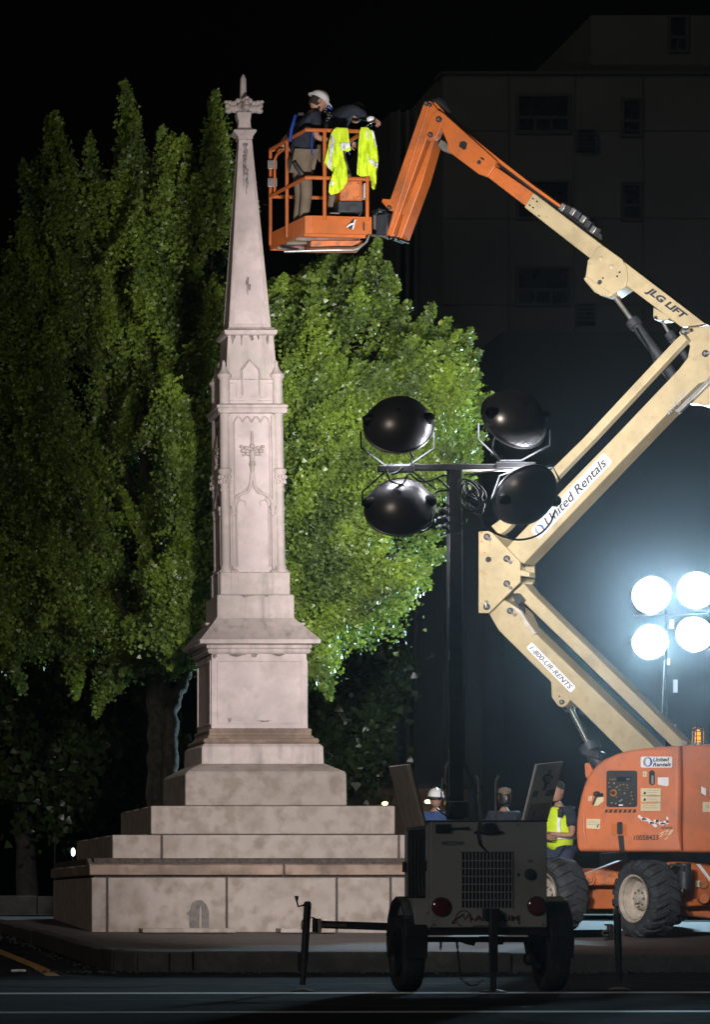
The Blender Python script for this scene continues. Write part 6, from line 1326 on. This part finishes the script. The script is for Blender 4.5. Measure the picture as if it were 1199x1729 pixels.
for px, py, dx, dy in ((6, 425, -.1, 1), (36, 272, -.15, 1), (60, 340, .1, 1), (93, 190, -.1, 1), (118, 262, .1, 1), (152, 226, 0, 1), (172, 290, .1, 1), (208, 138, -.05, 1), (212, 200, .05, 1), (226, 190, .1, 1), (246, 262, .1, 1), (276, 215, 0, 1), (290, 228, .1, 1), (308, 232, 0, 1), (322, 262, .1, 1), (352, 225, -.1, 1), (364, 152, 0, 1), (368, 200, .05, 1), (378, 232, .1, 1), (392, 300, .1, 1),
        (640, 402, .2, 1), (655, 444, .3, 1), (668, 470, .3, 1), (690, 508, .3, 1), (673, 530, .3, 1), (730, 512, .35, 1), (712, 540, .4, 1), (758, 538, .45, 1), (776, 565, .6, .9), (794, 556, .5, 1), (812, 592, .7, .8), (806, 630, .9, .5), (832, 668, 1, .5), (802, 690, 1, .2), (820, 732, 1, .3), (812, 770, 1, .2), (780, 795, 1, 0), (758, 930, 1, .1), (728, 984, 1, -.2), (700, 1000, 1, -.3), (678, 1024, .9, -.4), (640, 1026, .8, -.5), (612, 1052, .6, -.7), (575, 1106, .5, -.9), (560, 1168, .3, -1), (545, 1130, .1, -1),
        (42, 1166, .5, -1), (20, 1120, .2, -1), (130, 1170, .1, -1), (136, 1130, .1, -1), (162, 1206, -.3, -1), (180, 1165, -.3, -1), (212, 1152, .1, -1), (200, 1110, .3, -1), (292, 1146, 0, -1), (300, 1110, .1, -1), (245, 1010, -.6, -1)):
    for rep in range(2):
        tip = np.array(W(px + (rng.normal() * 5 if rep else 0), py + (rng.random() * 14 if rep else 0), TD + rng.normal() * .25)); d = np.array([dx, rng.normal() * .15, dy]) + rng.normal(size=3) * .06; d /= np.linalg.norm(d); ln = 1.0 * rng.uniform(.7, 1.3); m = 300
        t = rng.random(m) ** .75; q = rng.normal(size=(m, 3)); q /= np.linalg.norm(q, axis=1)[:, None]; q *= (rng.random(m) ** .5)[:, None]
        P_all.append(tip - d * ln + d * (t * ln)[:, None] + q * (.05 + .24 * (1 - t) ** .8)[:, None])
pos = np.concatenate(P_all); print('leaves', len(pos))
leaves(pos, .050, rng, 'crown', 'leaf', tr)
def limb(pts, r0, r1, par, name='limb', m='bark', n=10):
    b = MB(); k = len(pts); rr = random.Random(len(pts) * 31 + int(pts[0][0])); P_ = [W(*p) for p in curve(pts, 5)]
    P_ = [p + Vector((rr.uniform(-.03, .03), rr.uniform(-.03, .03), 0)) for p in P_]; kk = len(P_)
    b.tube(P_, [r0 + (r1 - r0) * i / (kk - 1) for i in range(kk)], n); return b.build(name, m, par, smooth=60)
limb([(276, 1480, TD), (274, 1340, TD), (272, 1240, TD), (268, 1150, TD), (258, 1050, TD), (250, 900, TD), (240, 700, TD), (225, 450, TD), (212, 200, TD)], .27, .03, tr, 'trunk')
limb([(286, 1345, TD - .3), (287, 1290, TD - .25), (286, 1230, TD - .2), (295, 1180, TD - .1), (310, 1150, TD), (326, 1117, TD), (400, 1000, TD + .3), (470, 850, TD + .4), (520, 600, TD)], .14, .04, tr)
for pts in ([(268, 1150, TD), (230, 1080, TD), (180, 960, TD - .4), (120, 800, TD), (80, 500, TD)], [(258, 1050, TD), (300, 900, TD), (340, 700, TD + .6), (360, 450, TD + .8), (364, 330, TD + .8)], [(470, 850, TD + .4), (560, 800, TD), (680, 700, TD), (780, 620, TD)], [(400, 1000, TD), (520, 980, TD), (640, 940, TD - .3), (720, 960, TD - .3)], [(520, 980, TD), (545, 1050, TD), (555, 1140, TD)], [(470, 850, TD + .4), (560, 650, TD + .4), (620, 450, TD)], [(250, 900, TD), (180, 700, TD), (148, 450, TD), (150, 340, TD)]):
    limb(pts, .085, .015, tr, 'limb', n=8)
# dim trees further off
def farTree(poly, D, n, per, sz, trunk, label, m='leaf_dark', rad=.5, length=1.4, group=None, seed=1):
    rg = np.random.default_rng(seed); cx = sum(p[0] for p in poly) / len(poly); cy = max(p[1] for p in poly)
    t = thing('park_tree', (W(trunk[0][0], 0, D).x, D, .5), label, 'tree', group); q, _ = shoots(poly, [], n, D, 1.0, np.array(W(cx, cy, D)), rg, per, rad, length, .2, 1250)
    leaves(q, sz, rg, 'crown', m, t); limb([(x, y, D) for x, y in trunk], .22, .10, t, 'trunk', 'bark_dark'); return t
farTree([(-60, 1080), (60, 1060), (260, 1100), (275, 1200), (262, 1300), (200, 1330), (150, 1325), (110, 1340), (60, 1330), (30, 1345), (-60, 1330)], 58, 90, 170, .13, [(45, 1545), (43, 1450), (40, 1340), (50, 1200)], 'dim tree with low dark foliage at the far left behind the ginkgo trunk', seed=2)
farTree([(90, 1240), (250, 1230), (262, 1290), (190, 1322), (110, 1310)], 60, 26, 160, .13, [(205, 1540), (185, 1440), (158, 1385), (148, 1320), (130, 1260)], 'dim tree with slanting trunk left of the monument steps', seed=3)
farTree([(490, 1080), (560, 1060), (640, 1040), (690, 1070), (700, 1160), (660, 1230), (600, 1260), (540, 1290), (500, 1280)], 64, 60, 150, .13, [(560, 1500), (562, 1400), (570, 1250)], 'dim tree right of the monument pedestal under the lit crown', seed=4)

# ---------------------------------------------------------------- buildings and small things behind
BDD = 112.0
bd = thing('office_building', tuple(W(1000, 1500, BDD)), 'unlit multi storey office building looming behind the boom lift', 'building'); bd.location.z = .5; bd['_w'] = tuple(bd.location)
def wallbox(px0, px1, py0, D, dep, m, name='wall', par=bd, zb=.4):
    b = MB(); a = W(px0, 0, D).x; c = W(px1, 0, D).x; b.box((a, D, zb), (c, D + dep, W(0, py0, D).z)); return b.build(name, m, par)
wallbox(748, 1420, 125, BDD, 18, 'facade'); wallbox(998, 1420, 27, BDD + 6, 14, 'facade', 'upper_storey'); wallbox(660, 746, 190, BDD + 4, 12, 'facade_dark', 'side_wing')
for k in range(5): wallbox(672 + 15 * k, 676 + 15 * k, 186, BDD + 3.6, .5, 'facade', 'fin')
wallbox(744, 1424, 121, BDD - .15, 1, 'facade_dark', 'parapet', zb=W(0, 128, BDD).z)
b = MB(); a = W(850, 560, BDD - 3); c = W(1420, 575, BDD - 3); b.box((a.x, BDD - 3, .5), (c.x, BDD - .05, a.z)); b.build('podium', 'facade_dark', bd)
def window(x0, y0, x1, y1, D, mull=1, tr_=.6):
    a = W(x0, y1, D); c = W(x1, y0, D); b = MB(); t = .10
    for q in ((a.x - t, a.z - t, c.x + t, a.z), (a.x - t, c.z, c.x + t, c.z + t), (a.x - t, a.z, a.x, c.z), (c.x, a.z, c.x + t, c.z)): b.box((q[0], D - .12, q[1]), (q[2], D + .05, q[3]))
    zm_ = a.z + (c.z - a.z) * (1 - tr_); b.box((a.x, D - .08, zm_ - .05), (c.x, D + .05, zm_ + .05))
    for k in range(1, mull + 1): xm = a.x + (c.x - a.x) * k / (mull + 1); b.box((xm - .04, D - .07, a.z), (xm + .04, D + .05, zm_))
    w_ = b.build('window', 'facade_dark', bd); p = MB(); p.box((a.x, D - .03, a.z), (c.x, D + .0, c.z)); p.build('pane', 'glass_dark', w_)
for y in (165, 310, 455): window(875, y, 958, y + 58, BDD, 2)
for y in (172, 314): window(1053, y, 1079, y + 56, BDD, 0)
window(1132, 32, 1157, 86, BDD + 6, 1)
for y in (222, 370, 514): 
    a = W(971, y + 36, BDD); c = W(1003, y, BDD); b = MB(); b.box((a.x, BDD - .25, a.z), (c.x, BDD + .1, c.z)); v = b.build('wall_vent', 'facade_dark', bd)
    for k in range(5):
        z = a.z + (c.z - a.z) * (k + .5) / 5; b = MB(); b.box((a.x + .05, BDD - .29, z - .05), (c.x - .05, BDD - .25, z + .04)); b.build('louvre', 'glass_dark', v)
for px in (858, 970, 1085): wallbox(px, px + 1.5, 126, BDD - .06, .1, 'facade_joint', 'wall_joint')
for py in (222, 370, 516):
    a = W(748, py, BDD); c = W(1420, py - 1.2, BDD); b = MB(); b.box((a.x, BDD - .05, a.z), (c.x, BDD + .02, c.z)); b.build('wall_joint', 'facade_joint', bd)
pv = thing('low_building', tuple(W(680, 1528, 84)), 'low dark building with three small lit lamps under its eaves right of the monument steps', 'building')
M['brick_dark'] = mat('brick_dark', (0.10, 0.065, 0.05), 0.9, var=.2, scale=3); M['warm_lamp'] = mat('warm_lamp', (0.9, 0.8, 0.5), 0.4, emit=(1.0, 0.72, 0.25), estr=7); M['white_lamp'] = mat('white_lamp', (0.9, 0.9, 0.9), 0.4, emit=(0.85, 0.95, 1.0), estr=9)
b = MB(); a = W(575, 1332, 84); c = W(790, 1332, 84); b.box((a.x, 84, .5), (c.x, 92, a.z)); b.build('wall', 'brick_dark', pv)
b = MB(); b.box((a.x - .3, 83.5, a.z), (c.x + .3, 92.5, a.z + .12)); b.build('roof', 'facade_dark', pv, bevel=.03)
for px, py, w in ((650, 1356, 5), (723, 1353, 6), (757, 1356, 5)):
    b = MB(); b.ball(W(px, py, 83.8), w * .015, .08, .05, 12, 8); l_o = b.build('wall_lamp', 'warm_lamp', pv)
    b = MB(); cc_ = W(px, py, 83.8); b.box((cc_.x - .1, 83.85, cc_.z - .05), (cc_.x + .1, 84.0, cc_.z + .08)); b.build('lamp_bracket', 'steel_dark', l_o)
for px, py, rx, rz, D, mm, lab in ((123.5, 1438, .04, .09, 70, 'white_lamp', 'small bright white bollard lamp left of the monument base'), (93, 1366, .13, .022, 75, 'white_lamp2', 'thin pale strip lamp on a post among the dark trees at the left')):
    if mm == 'white_lamp2': M['white_lamp2'] = mat('white_lamp2', (.6, .6, .55), .5, emit=(.8, .8, .65), estr=.35)
    c = W(px, py, D); t = thing('path_lamp', (c.x, D, .6), lab, 'lamp'); b = MB(); b.ball(c, rx, .05, rz, 14, 8); b.build('lens', mm, t)
    b = MB(); b.tube([(c.x, D, .55), (c.x, D, c.z - rz * .9)], .03, 8); b.build('post', 'steel_dark', t)
lw = thing('low_wall', (5, 51, .6), 'low dark stone kerb wall across the left edge behind the monument', 'wall')
x0 = W(-60, 0, 50).x
for k in range(3):
    b = MB(); b.box((x0 + 1.1 * k, 50, .5), (x0 + 1.1 * k + 1.09, 50.4, W(0, 1512, 50).z + random.uniform(-.006, .006))); b.build('stone_block', 'kerb', lw, bevel=.015)

# ---------------------------------------------------------------- night air
if HAZE:
    b = MB(); b.box((-210, -30, -1.2), (210, 510, 40)); hzo = b.build('haze', 'mortar', smooth=0); hzo['kind'] = 'stuff'
    hm = bpy.data.materials.new('haze'); hm.use_nodes = True; n_ = hm.node_tree.nodes; n_.remove(n_['Principled BSDF']); v = n_.new('ShaderNodeVolumePrincipled')
    v.inputs['Color'].default_value = (.92, .96, 1, 1); v.inputs['Density'].default_value = HAZE; v.inputs['Anisotropy'].default_value = .965
    hm.node_tree.links.new(v.outputs[0], n_['Material Output'].inputs['Volume']); hzo.data.materials.clear(); hzo.data.materials.append(hm)
for o in bpy.data.objects:
    if '_w' in o: del o['_w']
